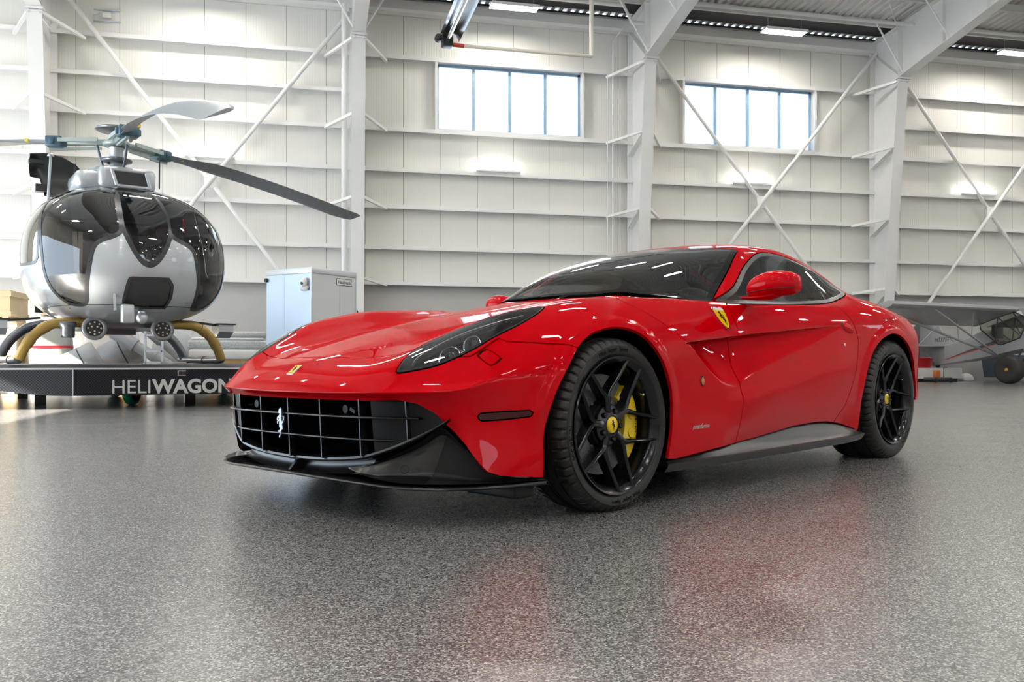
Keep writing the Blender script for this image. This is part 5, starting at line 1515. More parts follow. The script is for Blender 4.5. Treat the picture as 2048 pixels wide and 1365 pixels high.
M_yel = mat('yellow enamel', (0.86, 0.62, 0.0), 0.25, coat=.5)
M_chr = mat('bright chrome', (0.85, 0.86, 0.88), 0.08, 1.0)
M_tyre = mat('tyre rubber', (0.014, 0.0135, 0.013), 0.5, noise=.25, nscale=30, bump=.15, bscale=300)
M_tyret = mat('raised tyre lettering', (0.004, 0.004, 0.004), 0.8, spec=.1)
M_rim = mat('satin black alloy', (0.008, 0.009, 0.012), 0.16, 0.2)
M_disc = mat('drilled carbon disc', (0.16, 0.165, 0.17), 0.45, 0.3, noise=.2, nscale=60)
M_steel = mat('brake steel', (0.35, 0.36, 0.38), 0.35, 0.9)
M_lampin = mat('lamp housing grey', (0.36, 0.39, 0.46), 0.22, 0.8)
M_lampch = mat('lamp reflector', (0.7, 0.74, 0.8), 0.1, 1.0)
M_leather = mat('dark leather', (0.02, 0.018, 0.017), 0.5)
M_tan = mat('tan leather', (0.22, 0.13, 0.08), 0.5)

body_part('body_shell', ['body'], M_paint)
body_part('bonnet', ['hood'], M_paint)
body_part('front_bumper', ['bumper'], M_paint)
for s_ in ('L', 'R'):
    body_part('door', ['door'], M_paint, s_)
    body_part('side_window', ['glass_door'], M_tint, s_, 0, 'dark tinted door glass')
    body_part('quarter_window', ['glass_quarter'], M_tint, s_, 0)
    body_part('window_trim', ['trim', 'bpillar'], M_trim, s_, .01)
    body_part('side_marker', ['marker'], M_smoke, s_, .004, 'smoked dark red side marker')
body_part('windscreen', ['wscr'], M_wsg, 'both', 0)
body_part('windscreen_border', ['ws_band'], M_gloss, 'both', 0)
body_part('cowl', ['cowl'], M_void, 'both', 0)
body_part('rear_window', ['rearglass'], M_tint, 'both', 0)
body_part('dark_backing', ['body', 'hood', 'bumper', 'door', 'gap'], M_void, 'both', 0, None, .018, skip=SKIPL)  # dark shell added behind the panels to darken gaps and stop light leaks
for sg in (-1, 1):
    MB().box(.44, .75, min(sg * .76, sg * .79), max(sg * .76, sg * .79), .50, .70).build('vent_cavity', M_void, CAR)

HORSE = [(532,310),(520,325),(516,343),(524,351),(534,350),(533,362),(522,370),(509,378),(508,392),(515,402),(520,396),(517,386),(530,384),(531,392),(520,401),(513,410),(520,424),(528,420),(523,411),(534,404),(541,404),
  (543,420),(547,440),(556,452),(560,462),(552,468),(538,470),(539,478),(556,478),(563,484),(564,496),(557,510),(565,518),(572,506),(574,488),(572,474),(580,464),(588,462),(594,456),(590,444),(584,432),(580,420),
  (590,410),(597,392),(592,372),(583,364),(578,372),(586,384),(585,398),(577,408),(568,396),(564,376),(561,355),(556,335),(549,316),(541,320),(538,312)]
def horse_poly(h=1.0):
    return [((x - 553) / 210 * h, -(y - 414) / 210 * h) for x, y in HORSE][::-1]
def flat_shape(mb, poly, M, t0=0, t1=.002, mi=0):
    """extruded flat outline, robust for concave shapes"""
    bm = bmesh.new()
    vs_ = [bm.verts.new((x, y, t1)) for x, y in poly]
    f = bm.faces.new(vs_); bmesh.ops.triangulate(bm, faces=[f])
    lo = [bm.verts.new((x, y, t0)) for x, y in poly]
    n = len(poly)
    for i in range(n): bm.faces.new((vs_[i], lo[i], lo[(i + 1) % n], vs_[(i + 1) % n]))
    bmesh.ops.recalc_face_normals(bm, faces=bm.faces[:])
    mb.bm(bm, M, mi); return mb
# ---------------- nearest point helper on the finished half skin
from mathutils.bvhtree import BVHTree
_keep = HL != 'void'
_bv = BVHTree.FromPolygons((HM.V * np.array([1, -1, 1])).tolist(), HM.T[_keep].tolist())
def skin(x, y, z):
    """closest skin point and outward normal on the near side (car frame)"""
    h = _bv.find_nearest(Vector((x, y, z)))
    n = h[1]
    if n.dot(Vector((0, -1, .6))) < 0 and x > -.5: n = -n
    if x <= -.5 and n.dot(Vector((-1, -.2, .8))) < 0: n = -n
    return h[0], n

# ---------------- lower front: grille frame, bars, splitter, brake duct panels
def sweep(name, spine, prof, mats, parent=CAR, both=True, shade=40, smooth=True, taper=None):
    """profile (dx, dz) swept along (x, w, z) spine; mirrored"""
    P = []
    sp = [(x, -w_, z) for x, w_, z in spine[::-1]] + [(x, w_, z) for x, w_, z in spine[(1 if spine[0][1] == 0 else 0):]] if both else [(x, -w_, z) for x, w_, z in spine]
    for x, y, z in sp:
        k = 1.0 if taper is None else float(np.interp(abs(y), *taper))
        P.append([(x + dx * k, y, z + dz * k) for dx, dz in prof])
    mb = MB(); mb.grid(P, smooth=smooth)
    return mb.build(name, mats, parent, shade=shade)
RIMC = catmull([(-.862,0,.206),(-.861,.16,.210),(-.858,.28,.218),(-.842,.40,.230),(-.826,.47,.246),(-.796,.56,.278),(-.768,.64,.314),(-.735,.70,.350),(-.705,.735,.378)], 6)
rim_prof = [(.055,.014),(.012,.014),(.0,.009),(-.003,.001),(.0,-.004),(.014,-.009),(.05,-.010)]
def near(spine): return [p for p in spine]
sweep('grille_frame', RIMC, rim_prof, M_black, taper=([0,.60,.735],[1,1,.25]))
BOT = catmull([(-.893,0,.146),(-.890,.2,.145),(-.875,.42,.142),(-.838,.58,.136),(-.775,.70,.134),(-.675,.79,.135),(-.55,.862,.138),(-.40,.918,.142)], 6)
SPL = [(.10,.014),(.05,.014),(.012,.012),(.001,.008),(-.002,.003),(.004,-.001),(.03,-.004),(.20,-.004)]
sweep('front_splitter', BOT, SPL, M_black)
# slot plate between grille frame and splitter, with the centre blade
sl = [(x + .055, w_, z) for x, w_, z in RIMC if w_ < .43]
sweep('lower_intake', sl, [(-.005,-.008),(.0,-.012),(-.035,-.050),(-.05,-.052)], M_black, shade=None)
mb = MB()
mb.prism([(-.880, .160), (-.78, .160), (-.78, .20), (-.846, .20)], -.007, .007, Matrix(((1,0,0,0),(0,0,1,0),(0,1,0,0),(0,0,0,1)))).build('intake_blade', M_black, CAR)
# duct panels either side
def duct(sgn):
    top = catmull([(-.858,.36,.196),(-.838,.46,.212),(-.790,.57,.258),(-.755,.66,.308),(-.722,.715,.350),(-.690,.765,.306),(-.630,.825,.222),(-.570,.862,.178),(-.47,.895,.166),(-.405,.917,.162)], 5)
    bot = catmull([(-.858,.36,.192),(-.866,.46,.176),(-.850,.53,.165),(-.824,.60,.158),(-.785,.675,.156),(-.730,.740,.156),(-.672,.790,.156),(-.60,.835,.156),(-.50,.88,.156),(-.405,.917,.157)], 5)
    n = len(top); P = []
    ts = [0, .03, .07, .13, .2, .35, .5, .65, .8, .88, .94, .97, 1]
    for i in range(n):
        s_ = i / (n - 1); row = []
        a = np.array(top[i]); b = np.array(bot[i])
        for t in ts:
            p = a * (1 - t) + b * t
            d = smooth01(np.array(t / .16)) * smooth01(np.array((1 - t) / .12)) * smooth01(np.array((s_ - .05) / .28)) * (1 - smooth01(np.array((s_ - .80) / .2)))
            p = p + np.array([.050, -.026, .0]) * float(d)
            row.append((p[0], sgn * p[1], p[2]))
        P.append(row)
    k = int(n * .47)
    MB().grid(P[:k + 1]).build('duct_panel', M_black, CAR)
    MB().grid([[ (x + .002, y - sgn * .002, z) for x, y, z in r] for r in P[k:]]).build('duct_panel', M_blackm, CAR)
    o = P[int(n * .30)][6]
for sg in (-1, 1): duct(sg)
# parking sensor ring
p, nn = (-.800, -.610, .205), (-.80, -.52, .15)
mb = MB(); mb.lathe([(.013, 0), (.015, .002), (.017, 0)], 24, frame_at(p, nn)); mb.build('parking_sensor', M_blackm, CAR)
# grille: dark box, side panels, bars
mb = MB()
P = []
for x, w_, z in RIMC: P.append([(x + .04, w_, z), (x + .05, w_, .452)])
mb2 = MB()
back = [[(-.68, y, z) for z in (.20, .46)] for y in (-.62, .62)]
mb2.grid(back, smooth=False)
mb2.add([(-.84,-.58,.447),(-.84,.58,.447),(-.68,.62,.447),(-.68,-.62,.447)], [(0,1,2,3)])
mb2.add([(-.80,-.33,.212),(-.80,.33,.212),(-.68,.5,.215),(-.68,-.5,.215)], [(0,1,2,3)])
mb2.build('grille_cavity', M_void, CAR)
for sg in (-1, 1):
    mb = MB()
    A = [(-.835,.46,.440),(-.815,.53,.440),(-.780,.60,.440),(-.745,.648,.432),(-.722,.686,.402),(-.712,.715,.372)]
    Bq = [(-.815,.46,.250),(-.800,.51,.262),(-.775,.57,.285),(-.748,.63,.315),(-.728,.675,.345),(-.712,.715,.370)]
    g = [[(a[0] + (b[0] - a[0]) * t, sg * (a[1] + (b[1] - a[1]) * t), a[2] + (b[2] - a[2]) * t) for t in np.linspace(0, 1, 5)] for a, b in zip(A, Bq)]
    mb.grid(g).build('grille_side_panel', M_gpanel, CAR)
bar_top = catmull([(-.905,0,.382),(-.900,.2,.382),(-.880,.40,.382),(-.835,.54,.382),(-.765,.645,.382)], 6)
bar_low = catmull([(-.885,0,.300),(-.880,.2,.300),(-.860,.38,.300),(-.825,.49,.300),(-.790,.545,.300)], 6)
for c in (bar_top, bar_low):
    sweep('grille_bar', c, [(.03,.004),(.004,.0045),(-.003,.0),(.004,-.0045),(.03,-.004)], M_black, shade=None)
for w_ in (0, .21, -.21, .42, -.42, -.60, .60):
    a = abs(w_)
    xb = np.interp(a, [0,.2,.4,.54,.645], [-.890,-.886,-.866,-.825,-.765])
    mb = MB(); zb = np.interp(a, [0,.28,.4,.47,.56,.64], [.214,.222,.236,.252,.285,.32])
    mb.bar((xb + .016, w_, .447), (xb + .028, w_, zb), .006, .03, up=(1, 0, 0)); mb.build('grille_slat', M_black, CAR)
for y in (.33, -.30):
    mb = MB(); mb.tube([(-.80, y, .405), (-.83, y, .405)], .016, 16); mb.bar((-.82, y - .03, .408), (-.82, y - .06, .396), .02, .012); mb.build('front_sensor', M_blackm, CAR)
mb = MB(); flat_shape(mb, horse_poly(.118), frame_at((-.915, 0, .345), (-1, 0, .12)), 0, .006); mb.build('horse_emblem', mat('brushed emblem metal', (.30, .31, .33), .4, .8), CAR, 'chrome prancing horse on the grille')

# nose badge, shield, script
def badge(p, n, up, w_, h, name='badge'):
    mb = MB(); M = frame_at(p, n, up)
    mb.bbox(-w_ / 2, w_ / 2, -h / 2, h / 2, 0, .004, .002, M=M, mi=0)
    mb.box(-w_ / 2 + .0025, w_ / 2 - .0025, -h / 2 + .0025, h / 2 - .0025, .004, .0046, M=M, mi=1)
    flat_shape(mb, horse_poly(h * .62), M @ Matrix.Translation((0, h * .06, .0046)), 0, .0008, 2)
    text_mesh('Ferrari', h * .17, M @ Matrix.Translation((0, -h * .42, .0047)), .0003, 2, mb, align='CENTER')
    return mb.build(name, [M_chr, M_yel, M_gloss], CAR, 'yellow badge with a black horse')
p, n = skin(-.856, -.001, .548)
badge(p, Vector((-.62, 0, .78)), (1, 0, .6), .040, .058, 'nose_badge')
p, n = skin(.858, -.88, .788)
if n.y > 0: n = -n
M = frame_at(p + n * .001, n, (.0, 0, 1)) @ Matrix.Rotation(math.radians(0), 4, 'Z')
SH = [(-.046,.052),(-.02,.060),(0,.055),(.02,.060),(.046,.052),(.045,.01),(.036,-.028),(.018,-.056),(0,-.070),(-.018,-.056),(-.036,-.028),(-.045,.01)]
SH = [(a, b) for a, b in catmull(SH, 4, True)]
mb = MB(); flat_shape(mb, SH[::-1], M, 0, .004, 0); flat_shape(mb, [(a * .9, b * .9) for a, b in SH][::-1], M, .004, .0048, 1)
flat_shape(mb, [(a * .88, b) for a, b in [(-.044, .036), (.044, .036), (.044, .048), (.02, .0535), (0, .049), (-.02, .0535), (-.044, .048)]], M, .0048, .0052, 3)
flat_shape(mb, horse_poly(.080), M @ Matrix.Translation((0, -.008, .0048)), 0, .0008, 2)
mb.build('shield_badge', [M_chr, M_yel, M_gloss, mat('badge white', (.8, .8, .8), .3)], CAR, 'yellow shield badge with a black horse')
p, n = skin(.555, -.96, .30)
if n.y > 0: n = -n
mb = text_mesh('pininfarina', .030, frame_at(p + n * .001, n) @ Matrix.Translation((0, -.006, 0)), .0012, 0, None, shear=.4, align='CENTER', sx=1.1)
mb.build('script_badge', M_chr, CAR, 'small chrome script badge')
# orange repeater, lock, handle
p, n = skin(.583, -.95, .497)
if n.y > 0: n = -n
M = frame_at(p, n); mb = MB(); sph(mb, (0, 0, 0), (.015, .021, .007), 0, 16, M); mb.lathe([(.018, 0), (.0175, .004), (.014, .004)], 20, M @ Matrix.Diagonal((1, 1.3, 1, 1)), 1)
mb.build('side_repeater', [mat('amber lens', (.75, .16, .02), .15), M_gloss], CAR, 'small amber side repeater')
p, n = skin(2.02, -.955, .675)
if n.y > 0: n = -n
MB().lathe([(0, .002), (.008, .002), (.009, 0)], 16, frame_at(p, n)).build('door_lock', M_chr, CAR)
p, n = skin(2.085, -.94, .768)
if n.y > 0: n = -n
M = frame_at(p + n * -.004, n, (.25, 0, 1))
mb = MB(); sph(mb, (-.010, 0, 0), (.062, .030, .008), 1, 20, M); sph(mb, (.004, .001, .004), (.058, .027, .014), 0, 24, M)
mb.build('door_handle', [M_paint, M_gloss], CAR)

# ---------------- side skirts, underbody, wheel wells, tail
for sg in (-1, 1):
    P = []
    for x, z0 in zip([.315,.50,.70,.90,1.06,1.25,1.46,1.65,1.80,1.90,2.00,2.08,2.155,2.185],
                     [.185,.187,.199,.212,.222,.240,.260,.270,.271,.264,.252,.236,.216,.208]):
        w0 = float(np.interp(x, [.3,.7,1.2,1.8,2.2], [.950,.942,.936,.940,.946])); o = float(np.interp(x, [.3,.6,1.2,1.9,2.19], [.955,.962,.972,.990,.994]))
        zt = float(np.interp(x, [.3,1.0,2.0,2.19], [.158,.160,.172,.182]))
        P.append([(x, sg * (w0 - .03), z0 + .02), (x, sg * (w0 - .022), z0 - .004), (x, sg * (w0 + (o - w0) * .25), z0 + (zt - z0) * .55), (x, sg * (o - .012), zt + .006), (x, sg * o, zt), (x, sg * (o - .002), zt - .012), (x, sg * (o - .02), zt - .036), (x, sg * .70, zt - .034)])
    MB().grid(P).build('side_skirt', M_black, CAR, shade=50)
mb = MB(); mb.box(-.66, 3.2, -.60, .60, .128, .150); mb.box(.42, 2.22, -.90, .90, .128, .16); mb.bbox(-.50, -.40, -.86, -.60, .090, .14, .01).bbox(-.50, -.40, .60, .86, .090, .14, .01)
mb.build('underbody', M_blackm, CAR)
for x0, r in ((-.02, .385), (2.68, .425)):
    for sg in (-1, 1):
        P = []
        for w_ in (.50, .80, .905):
            P.append([(x0 + r * math.cos(a), sg * w_, .33 + r * math.sin(a) * (1.0 if math.sin(a) > 0 else 1)) for a in np.linspace(-.45, PI + .45, 26)])
        mb = MB(); mb.grid(P); ww = P[0]; mb.add(ww, [list(range(len(ww)))])
        mb.build('wheel_well', M_void, CAR)
# tail: lamps, dark diffuser
mb = MB(); mb.box(3.05, 3.45, -.66, .66, .16, .36); mb.box(3.0, 3.2, -.80, .80, .20, .36); mb.build('rear_diffuser', M_blackm, CAR)
for sg in (-1, 1):
    mb = MB(); mb.lathe([(0, .012), (.06, .010), (.075, 0)], 28, frame_at((3.57, sg * .60, .72), (1, 0, 0))); mb.build('tail_lamp', mat('tail lamp red', (.5, .01, .01), .1), CAR)
    for q in (.48, .60):
        MB().lathe([(.036, .0), (.036, .09), (.042, .09), (.042, 0)], 20, frame_at((3.46, sg * q, .26), (1, 0, 0))).build('exhaust_pipe', M_chr, CAR)

# ---------------- headlamps
def headlamp(sg):
    r = empty('headlamp', (0, 0, 0), 0); r.parent = CAR
    s_ = 'L' if sg < 0 else 'R'
    body_part('lens', ['lamp'], M_lens, s_, 0, 'clear swept back lamp cover', parent=r)
    body_part('lamp_rim', ['lamp_rim'], M_blackm, s_, .05, parent=r)
    body_part('lamp_housing', ['lamp', 'lamp_rim'], M_lampin, s_, 0, None, .075, parent=r)
    def at_skin(x, w_, z, d):
        p, n = skin(x, -w_, z)
        if n.z < 0: n = -n
        q = p - n * d
        return Vector((q.x, -q.y * sg, q.z)) if sg > 0 else Vector(q), Vector((n.x, -n.y * sg if sg > 0 else n.y, n.z))
    for (x, w_, z, d, R_) in ((-.628, .650, .615, .050, .040), (-.53, .668, .66, .046, .031)):
        q, n = at_skin(x, w_, z, d)
        M = frame_at(q, (-.93, sg * .25, .28))
        mb = MB(); mb.lathe([(R_ * 1.2, -.04), (R_ * 1.28, .002), (R_ * 1.18, .008), (R_ * 1.02, .002), (R_ * .98, -.02)], 36, M, 0); sph(mb, (0, 0, -.012), (R_, R_, R_ * .62), 1, 28, M)
        mb.build('projector', [M_lampch, M_gloss], r)
    mb = MB()
    LO = [(-.60, .702), (-.55, .722), (-.50, .732), (-.45, .738), (-.40, .742), (-.355, .742), (-.31, .741), (-.27, .738)]
    for k, (x, w_) in enumerate(LO):
        q, n = at_skin(x, w_, .62 + (x + .6) * .38, .018)
        M = frame_at(q, (-.75, sg * .55, .35)); e = .013 * (1 - k * .04)
        mb.bbox(-e, e, -e * .7, e * .7, -.010, .010, .003, M=M)
    mb.build('led_strip', M_lampch, r)
    c = []
    for x, w_ in ((-.74, .570), (-.68, .556), (-.58, .578), (-.49, .612), (-.38, .664), (-.29, .700)):
        q, n = at_skin(x, w_, .58 + (x + .7) * .4, .020); c.append(tuple(q))
    mb = MB(); mb.tube(catmull(c, 5), .006, 8); mb.build('light_guide', M_lampch, r)
for sg in (-1, 1): headlamp(sg)

# ---------------- door mirrors
def mirror(sg):
    r = empty('door_mirror', (1.145, -.985, .935) if sg < 0 else (1.27, .945, .925), 0); r.parent = CAR
    # housing: super-ellipsoid, long across, flat at the rear
    P = []; n1, n2 = 26, 30
    for i in range(n1 + 1):
        a = PI * i / n1; row = []
        yy = math.cos(a)          # along the width, -1 outer ... 1 inner
        for k in range(n2):
            b = 2 * PI * k / n2
            ca = abs(math.sin(a)) ** (.40 if yy < 0 else .60)
            cx = math.copysign(abs(math.cos(b)) ** .85, math.cos(b)); cz = math.copysign(abs(math.sin(b)) ** .9, math.sin(b))
            X = cx * .088 * ca; Z = cz * .066 * ca
            if X > 0: X *= .55
            if Z < 0: Z *= .85
            Z += .012 * (1 - yy * yy) - .010 * yy * 1
            X += .028 * yy ** 2 * (1 if yy < 0 else .3)
            row.append((X, sg * -yy * .125, Z))
        P.append(row)
    mb = MB(); mb.grid(P, close_v=True); mb.build('mirror_housing', M_paint, r, weld=True)
    mb = MB()
    ring = [(P[i][k][0] * 1.004, P[i][k][1], P[i][k][2]) for i in range(n1, -1, -1) for k in [16]]
    # parting line round the front of the housing
    pts = [tuple(Vector(P[i][17]) * 1.003) for i in range(2, n1 - 1)]
    mb.tube(pts, .0018, 6); mb.build('parting_line', M_gloss, r)
    mb = MB()
    A = [(-.062, -.160, -.022), (-.015, -.165, -.016), (.045, -.160, -.022), (.02, -.160, -.042)]
    Pm = []
    for yy, dx, w1, th, zc in ((-.150, .01, .055, .009, -.042), (-.11, .0, .058, .010, -.044), (-.06, -.008, .060, .013, -.046), (-.01, -.010, .058, .014, -.044), (.03, -.008, .045, .010, -.036)):
        Pm.append([(dx + w1 * math.cos(b_), sg * yy, zc + th * math.sin(b_)) for b_ in np.linspace(0, 2 * PI, 16, endpoint=False)])
    mb.grid(Pm, close_v=True); mb.add(Pm[-1], [list(range(16))], smooth=True); mb.build('mirror_arm', M_paint, r)
    mb = MB(); mb.bbox(.040, .046, -.09, .09, -.030, .050, .003); mb.build('mirror_glass', M_chr, r)
    return r
for sg in (-1, 1): mirror(sg)
# wiper
mb = MB(); mb.bar((.69, -.06, .917), (.96, -.60, .925), .012, .006); mb.bar((.66, -.06, .908), (.69, -.09, .922), .014, .010)
mb.build('wiper', M_black, CAR)
mb = MB(); mb.bar((.665, .30, .915), (.78, -.04, .935), .012, .006); mb.build('wiper', M_black, CAR)

# ---------------- cabin
cab = MB()
P = [[(x, y, z - .02 * (abs(y) / .7) ** 2) for y in np.linspace(-.70, .70, 13)] for x, z in ((.80, .86), (1.0, .885), (1.2, .88), (1.34, .85), (1.38, .76), (1.38, .55))]
cab.grid(P); cab.box(.8, 2.9, -.80, .80, .26, .30); cab.box(2.45, 3.0, -.66, .66, .3, .90); cab.box(1.3, 2.4, -.10, .10, .3, .56)
cab.build('dashboard', M_leather, CAR)
for y in (-.38, .38):
    mb = MB(); mb.bbox(1.55, 2.05, y - .25, y + .25, .34, .50, .06, 3)
    M = Matrix.Translation((2.10, y, .42)) @ Matrix.Rotation(math.radians(18), 4, 'Y')
    mb.bbox(-.07, .07, -.25, .25, 0, .60, .06, 3, M); mb.bbox(-.05, .05, -.14, .14, .56, .74, .05, 3, M)
    mb.build('seat', M_tan, CAR)
mb = MB()
c = [(1.42 + .10 * 0 - .06 * math.sin(a), -.38 + .18 * math.cos(a), .80 + .17 * math.sin(a)) for a in np.linspace(0, 2 * PI, 33)]
mb.tube(c, .014, 10); mb.bar((1.42, -.55, .80), (1.42, -.21, .80), .03, .02); sph(mb, (1.42, -.38, .79), .05); mb.build('steering_wheel', M_leather, CAR)
mb = MB(); mb.bbox(1.42, 1.50, -.10, .10, 1.10, 1.15, .02, 3); mb.build('rear_view_mirror', M_black, CAR)
# ---------------- wheels (built pointing to -y, hub at the origin)
def arc_text(mb, body, size, r, mid_deg, yf, mi=0, flip=False, depth=.0006):
    """letters bent round the sidewall; mid_deg measured clockwise from the top as seen from outside"""
    t = text_mesh(body, size, None, depth, 0, MB(), align='CENTER', bold=.0)
    a0 = math.radians(mid_deg)
    V = []
    for v in t.v:
        a = a0 + v.x / r; rr = r + v.y
        y = yf(rr) - .0006 - v.z
        V.append((rr * math.sin(a), y, rr * math.cos(a)))
    mb.add(V, t.f, None, mi)

def wheel(name, width, R, zc, rear=False):
    w_ = empty(name, (0, 0, 0), 0); w_.parent = CAR
    out = -width / 2
    # tyre profile: (radius, y) from outer bead round to inner bead
    rb = .262
    prof = [(rb, out + .022), (rb + .012, out + .010), (rb + .03, out + .001), (rb + .048, out + .0005)]
    sh = R - .003
    prof += [(R - .030, out + .006), (R - .018, out + .013), (R - .009, out + .022), (R - .004, out + .034)]
    tw = [out + .046, out + .060, out + .066, out + .0662, out + .074, out + .0742, out + .100, -.012, -.0118, -.004, -.0038]
    tr = [R - .002, R - .001, R - .001, R - .009, R - .009, R - .0005, R, R, R - .009, R - .009, R]
    tyre_half = list(zip(tr, tw))
    prof += tyre_half
    prof += [(r_, -y) for r_, y in prof[::-1]]
    NA = 336; V = []
    per = 6        # vertices per sipe pitch
    for i, (r_, y) in enumerate(prof):
        for k in range(NA):
            a = 2 * PI * k / NA
            rr = r_
            if abs(y) > width / 2 - .060 and r_ > R - .020 and k % per == 0: rr -= .010
            V.append((rr * math.sin(a), y, rr * math.cos(a)))
    V = [(x, y, max(z, -zc)) for x, y, z in V]
    F = []
    for i in range(len(prof) - 1):
        for k in range(NA):
            F.append((i * NA + k, i * NA + (k + 1) % NA, (i + 1) * NA + (k + 1) % NA, (i + 1) * NA + k))
    t = MB(); t.add(V, F, None, 0, True)
    yf = lambda r_: float(np.interp(r_, [p[0] for p in prof[:8]], [p[1] for p in prof[:8]]))
    tx = t.build('tyre', [M_tyre], w_, weld=False, shade=35)
    lt = MB()
    if rear:
        arc_text(lt, 'MICHELIN', .032, rb + .024, -38, yf); arc_text(lt, 'MICHELIN', .032, rb + .024, 142, yf)
    else:
        arc_text(lt, 'Pilot  Super  Sport', .024, rb + .028, -8, yf)
        arc_text(lt, 'MICHELIN', .028, rb + .022, -100, yf)
        arc_text(lt, 'Pilot  Super  Sport', .024, rb + .028, 172, yf)
    arc_text(lt, '255/35 ZR20' if not rear else '315/35 ZR20', .012, rb + .022, -55 if not rear else 30, yf)
    lt.build('sidewall_lettering', M_tyret, w_)
    # rim
    rp = [(.252, out + .030), (.262, out + .012), (.2705, out + .008), (.2725, out + .004), (.2700, out - .001), (.2645, out + .0005), (.258, out + .010), (.247, out + .016),
          (.240, out + .030), (.236, out + .060), (.236, out + .16), (.245, out + .18), (.262, width / 2 - .02), (.27, width / 2 - .01)]
    rm = MB(); rm.lathe(rp, 96, Matrix.Rotation(PI / 2, 4, 'X') @ Matrix.Diagonal((1, 1, -1, 1)))
    rm.build('rim_barrel', M_rim, w_, shade=50)
    # spokes: five arms, each forking into two
    hub_y = out + (.040 if not rear else .048); tip_y = out + .006
    def sec(p, d, hw, fw, dep):
        """section across a spoke: front face width fw, back width hw, depth dep; p on the front face"""
        d = Vector(d).normalized(); s = Vector((0, 1, 0)).cross(d).normalized()
        p = Vector(p)
        return [p + s * fw, p + s * (fw + .004) + Vector((0, .006, 0)), p + s * hw + Vector((0, dep, 0)), p - s * hw + Vector((0, dep, 0)), p - s * (fw + .004) + Vector((0, .006, 0)), p - s * fw, p + Vector((0, -.003, 0))]
    def pol(r_, deg, y): a = math.radians(deg); return Vector((r_ * math.sin(a), y, r_ * math.cos(a)))
    for k in range(5):
        A = -12 + 72 * k
        sp = MB()
        for sgn in (-1, 1):
            q0 = pol(.112, A + sgn * 3.2, 0); q1 = pol(.264, A + sgn * 26.5, 0)
            mid = [q0.lerp(q1, t) for t in (.3, .65, 1)]
            ys = [hub_y * .72 + tip_y * .28, hub_y * .35 + tip_y * .65, tip_y]
            pts = [pol(.030, A + sgn * 1.5, hub_y + .004), pol(.072, A + sgn * 2.2, hub_y), pol(.110, A + sgn * 3.2, hub_y - .003)] + [Vector((m_.x, y_, m_.z)) for m_, y_ in zip(mid, ys)]
            fw = [.012, .009, .0065, .0045, .0036, .0028]; hw = [.017, .0135, .012, .0105, .010, .009]; dp = [.05, .050, .050, .046, .040, .034]
            pts2 = catmull(pts, 3); n_ = len(pts2); rows = []
            for i, p in enumerate(pts2):
                t_ = i / (n_ - 1) * 5
                a = Vector(pts2[max(i - 1, 0)]); b = Vector(pts2[min(i + 1, n_ - 1)])
                d = b - a; d.y = 0
                rows.append(sec(p, d, float(np.interp(t_, range(6), hw)), float(np.interp(t_, range(6), fw)), float(np.interp(t_, range(6), dp))))
            sp.grid(rows, close_v=True)
        sp.build('spoke', M_rim, w_, shade=28)
    hb = MB(); RX = Matrix.Rotation(PI / 2, 4, 'X') @ Matrix.Diagonal((1, 1, -1, 1))
    hb.lathe([(.0, hub_y + .002), (.036, hub_y + .002), (.038, hub_y - .004), (.046, hub_y - .002), (.060, hub_y + .008), (.078, hub_y + .014), (.080, hub_y + .06)], 40, RX)
    hb.build('hub', M_rim, w_, shade=40)
    for k in range(5):
        q = pol(.0575, A + 36 + 72 * k, hub_y + .003)
        MB().tube([q + Vector((0, .02, 0)), q + Vector((0, -.006, 0)), q + Vector((0, -.010, 0))], [.0105, .0105, .007], 12).build('wheel_bolt', M_gloss, w_)
    cp = MB(); cp.lathe([(.0, hub_y - .008), (.028, hub_y - .0075), (.0315, hub_y - .005), (.033, hub_y)], 36, RX, 0)
    flat_shape(cp, horse_poly(.042), frame_at((0, hub_y - .0085, 0), (0, -1, 0)), -.001, .0006, 1)
    cp.build('centre_cap', [M_yel, M_gloss], w_, 'yellow cap with a black horse')
    v = pol(.232, 58, out + .055); d = pol(1, 58, 0)
    MB().tube([v, v - d * .012 + Vector((0, -.022, 0))], [.006, .004], 10).tube([v - d * .010 + Vector((0, -.02, 0)), v - d * .016 + Vector((0, -.034, 0))], .0045, 10).build('valve', M_chr, w_)
    # brake
    yd = out + .115
    dm = MB(); dm.lathe([(.098, yd + .018), (.199, yd + .018), (.199, yd - .018), (.098, yd - .018), (.098, yd + .018)], 72, RX, 0)
    dm.lathe([(.0, yd - .045), (.088, yd - .045), (.097, yd - .012)], 40, RX, 1)
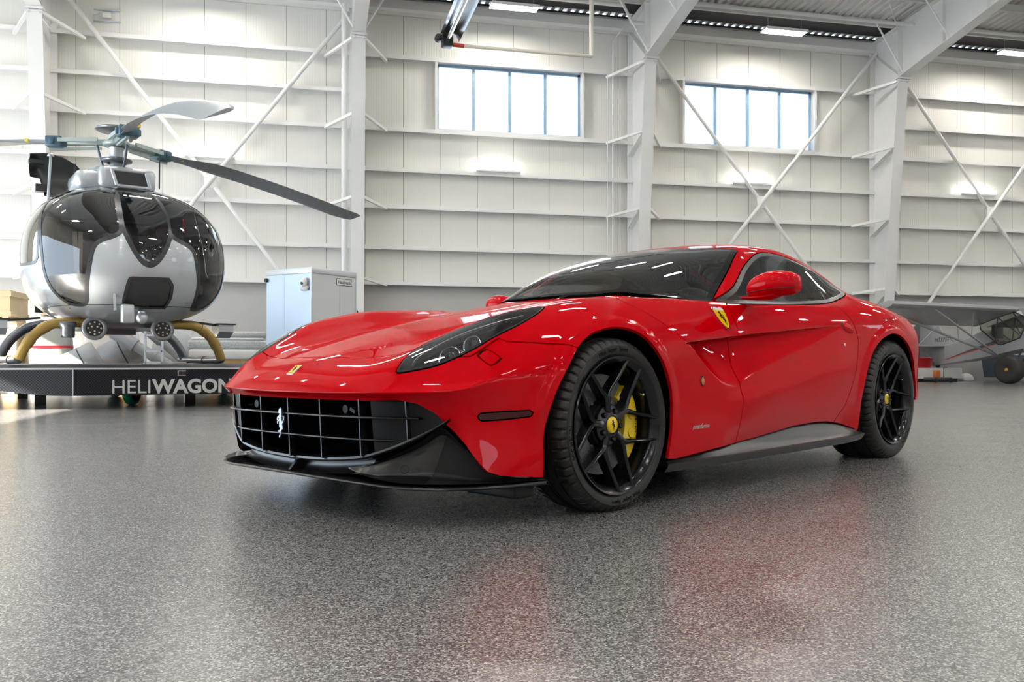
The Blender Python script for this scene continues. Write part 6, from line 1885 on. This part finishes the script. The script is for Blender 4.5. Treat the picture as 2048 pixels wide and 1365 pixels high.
    for k in range(10):
        q = pol(.103, 36 * k, yd - .020); dm.tube([q, q + Vector((0, -.006, 0))], .007, 8, 2)
        for j, rr in enumerate((.125, .15, .175)):
            q = pol(rr, 36 * k + j * 9, yd - .0182); dm.tube([q, q + Vector((0, -.0004, 0))], .0028, 6, 1)
            q = pol(rr, 36 * k + j * 9 + 18, yd - .0182); dm.tube([q, q + Vector((0, -.0004, 0))], .0028, 6, 1)
    dm.build('brake_disc', [M_disc, M_blackm, M_steel], w_, shade=40)
    cl = MB(); rows = []
    a0, a1 = (40, 142) if not rear else (-128, -52)
    for a in np.linspace(a0, a1, 25):
        e = min(a - a0, a1 - a)
        th = .0 if e > 6 else (6 - e) * .0025
        ro = .213 - th; ri = .128 + th * .6
        y0_ = yd - .048 + th; y1_ = yd + .05
        rows.append([tuple(pol(r_, a, y)) for r_, y in ((ri, y0_ + .006), (ri + .008, y0_), (.17, y0_ - .003), (ro - .010, y0_), (ro, y0_ + .010), (ro, y1_), (ri, y1_))])
    cl.grid(rows, close_v=True)
    n0 = len(rows)
    cl.add(rows[0], [list(range(7))]); cl.add(rows[-1], [list(range(7))[::-1]])
    for a in (a0 + 12, a0 + 38, a1 - 38, a1 - 12):
        q = pol(.165, a, yd - .052); cl.tube([q + Vector((0, .006, 0)), q + Vector((0, -.003, 0))], [.024, .020], 20)
    tt = text_mesh('Ferrari', .026, None, .0006, 0, MB(), align='CENTER', shear=.1)
    am = math.radians((a0 + a1) / 2)
    V = []
    for v_ in tt.v:
        a = am + v_.x / .192; rr = .186 + v_.y
        V.append((rr * math.sin(a), yd - .0512 - v_.z, rr * math.cos(a)))
    cl.add(V, tt.f, None, 1)
    cl.build('brake_caliper', [M_yel, M_gloss], w_, 'yellow brake caliper', shade=35)
    bk = MB(); bk.lathe([(.0, .06), (.23, .06), (.23, .062), (0, .062)], 40, RX); bk.build('brake_shield', M_void, w_)
    return w_
YF_, YR_ = -.945, -.955
wf = wheel('front_wheel', .255, .3425, .334)
wf.location = (0, YF_ + .1275, .334)
wr = wheel('rear_wheel', .315, .364, .355, True)
wr.location = (2.72, YR_ + .1575, .355)
for src, loc in ((wf, (0, -YF_ - .1275, .334)), (wr, (2.72, -YR_ - .1575, .355))):
    c = copy_tree(src, CAR)
    c.location = loc; c.rotation_euler = (0, 0, PI)
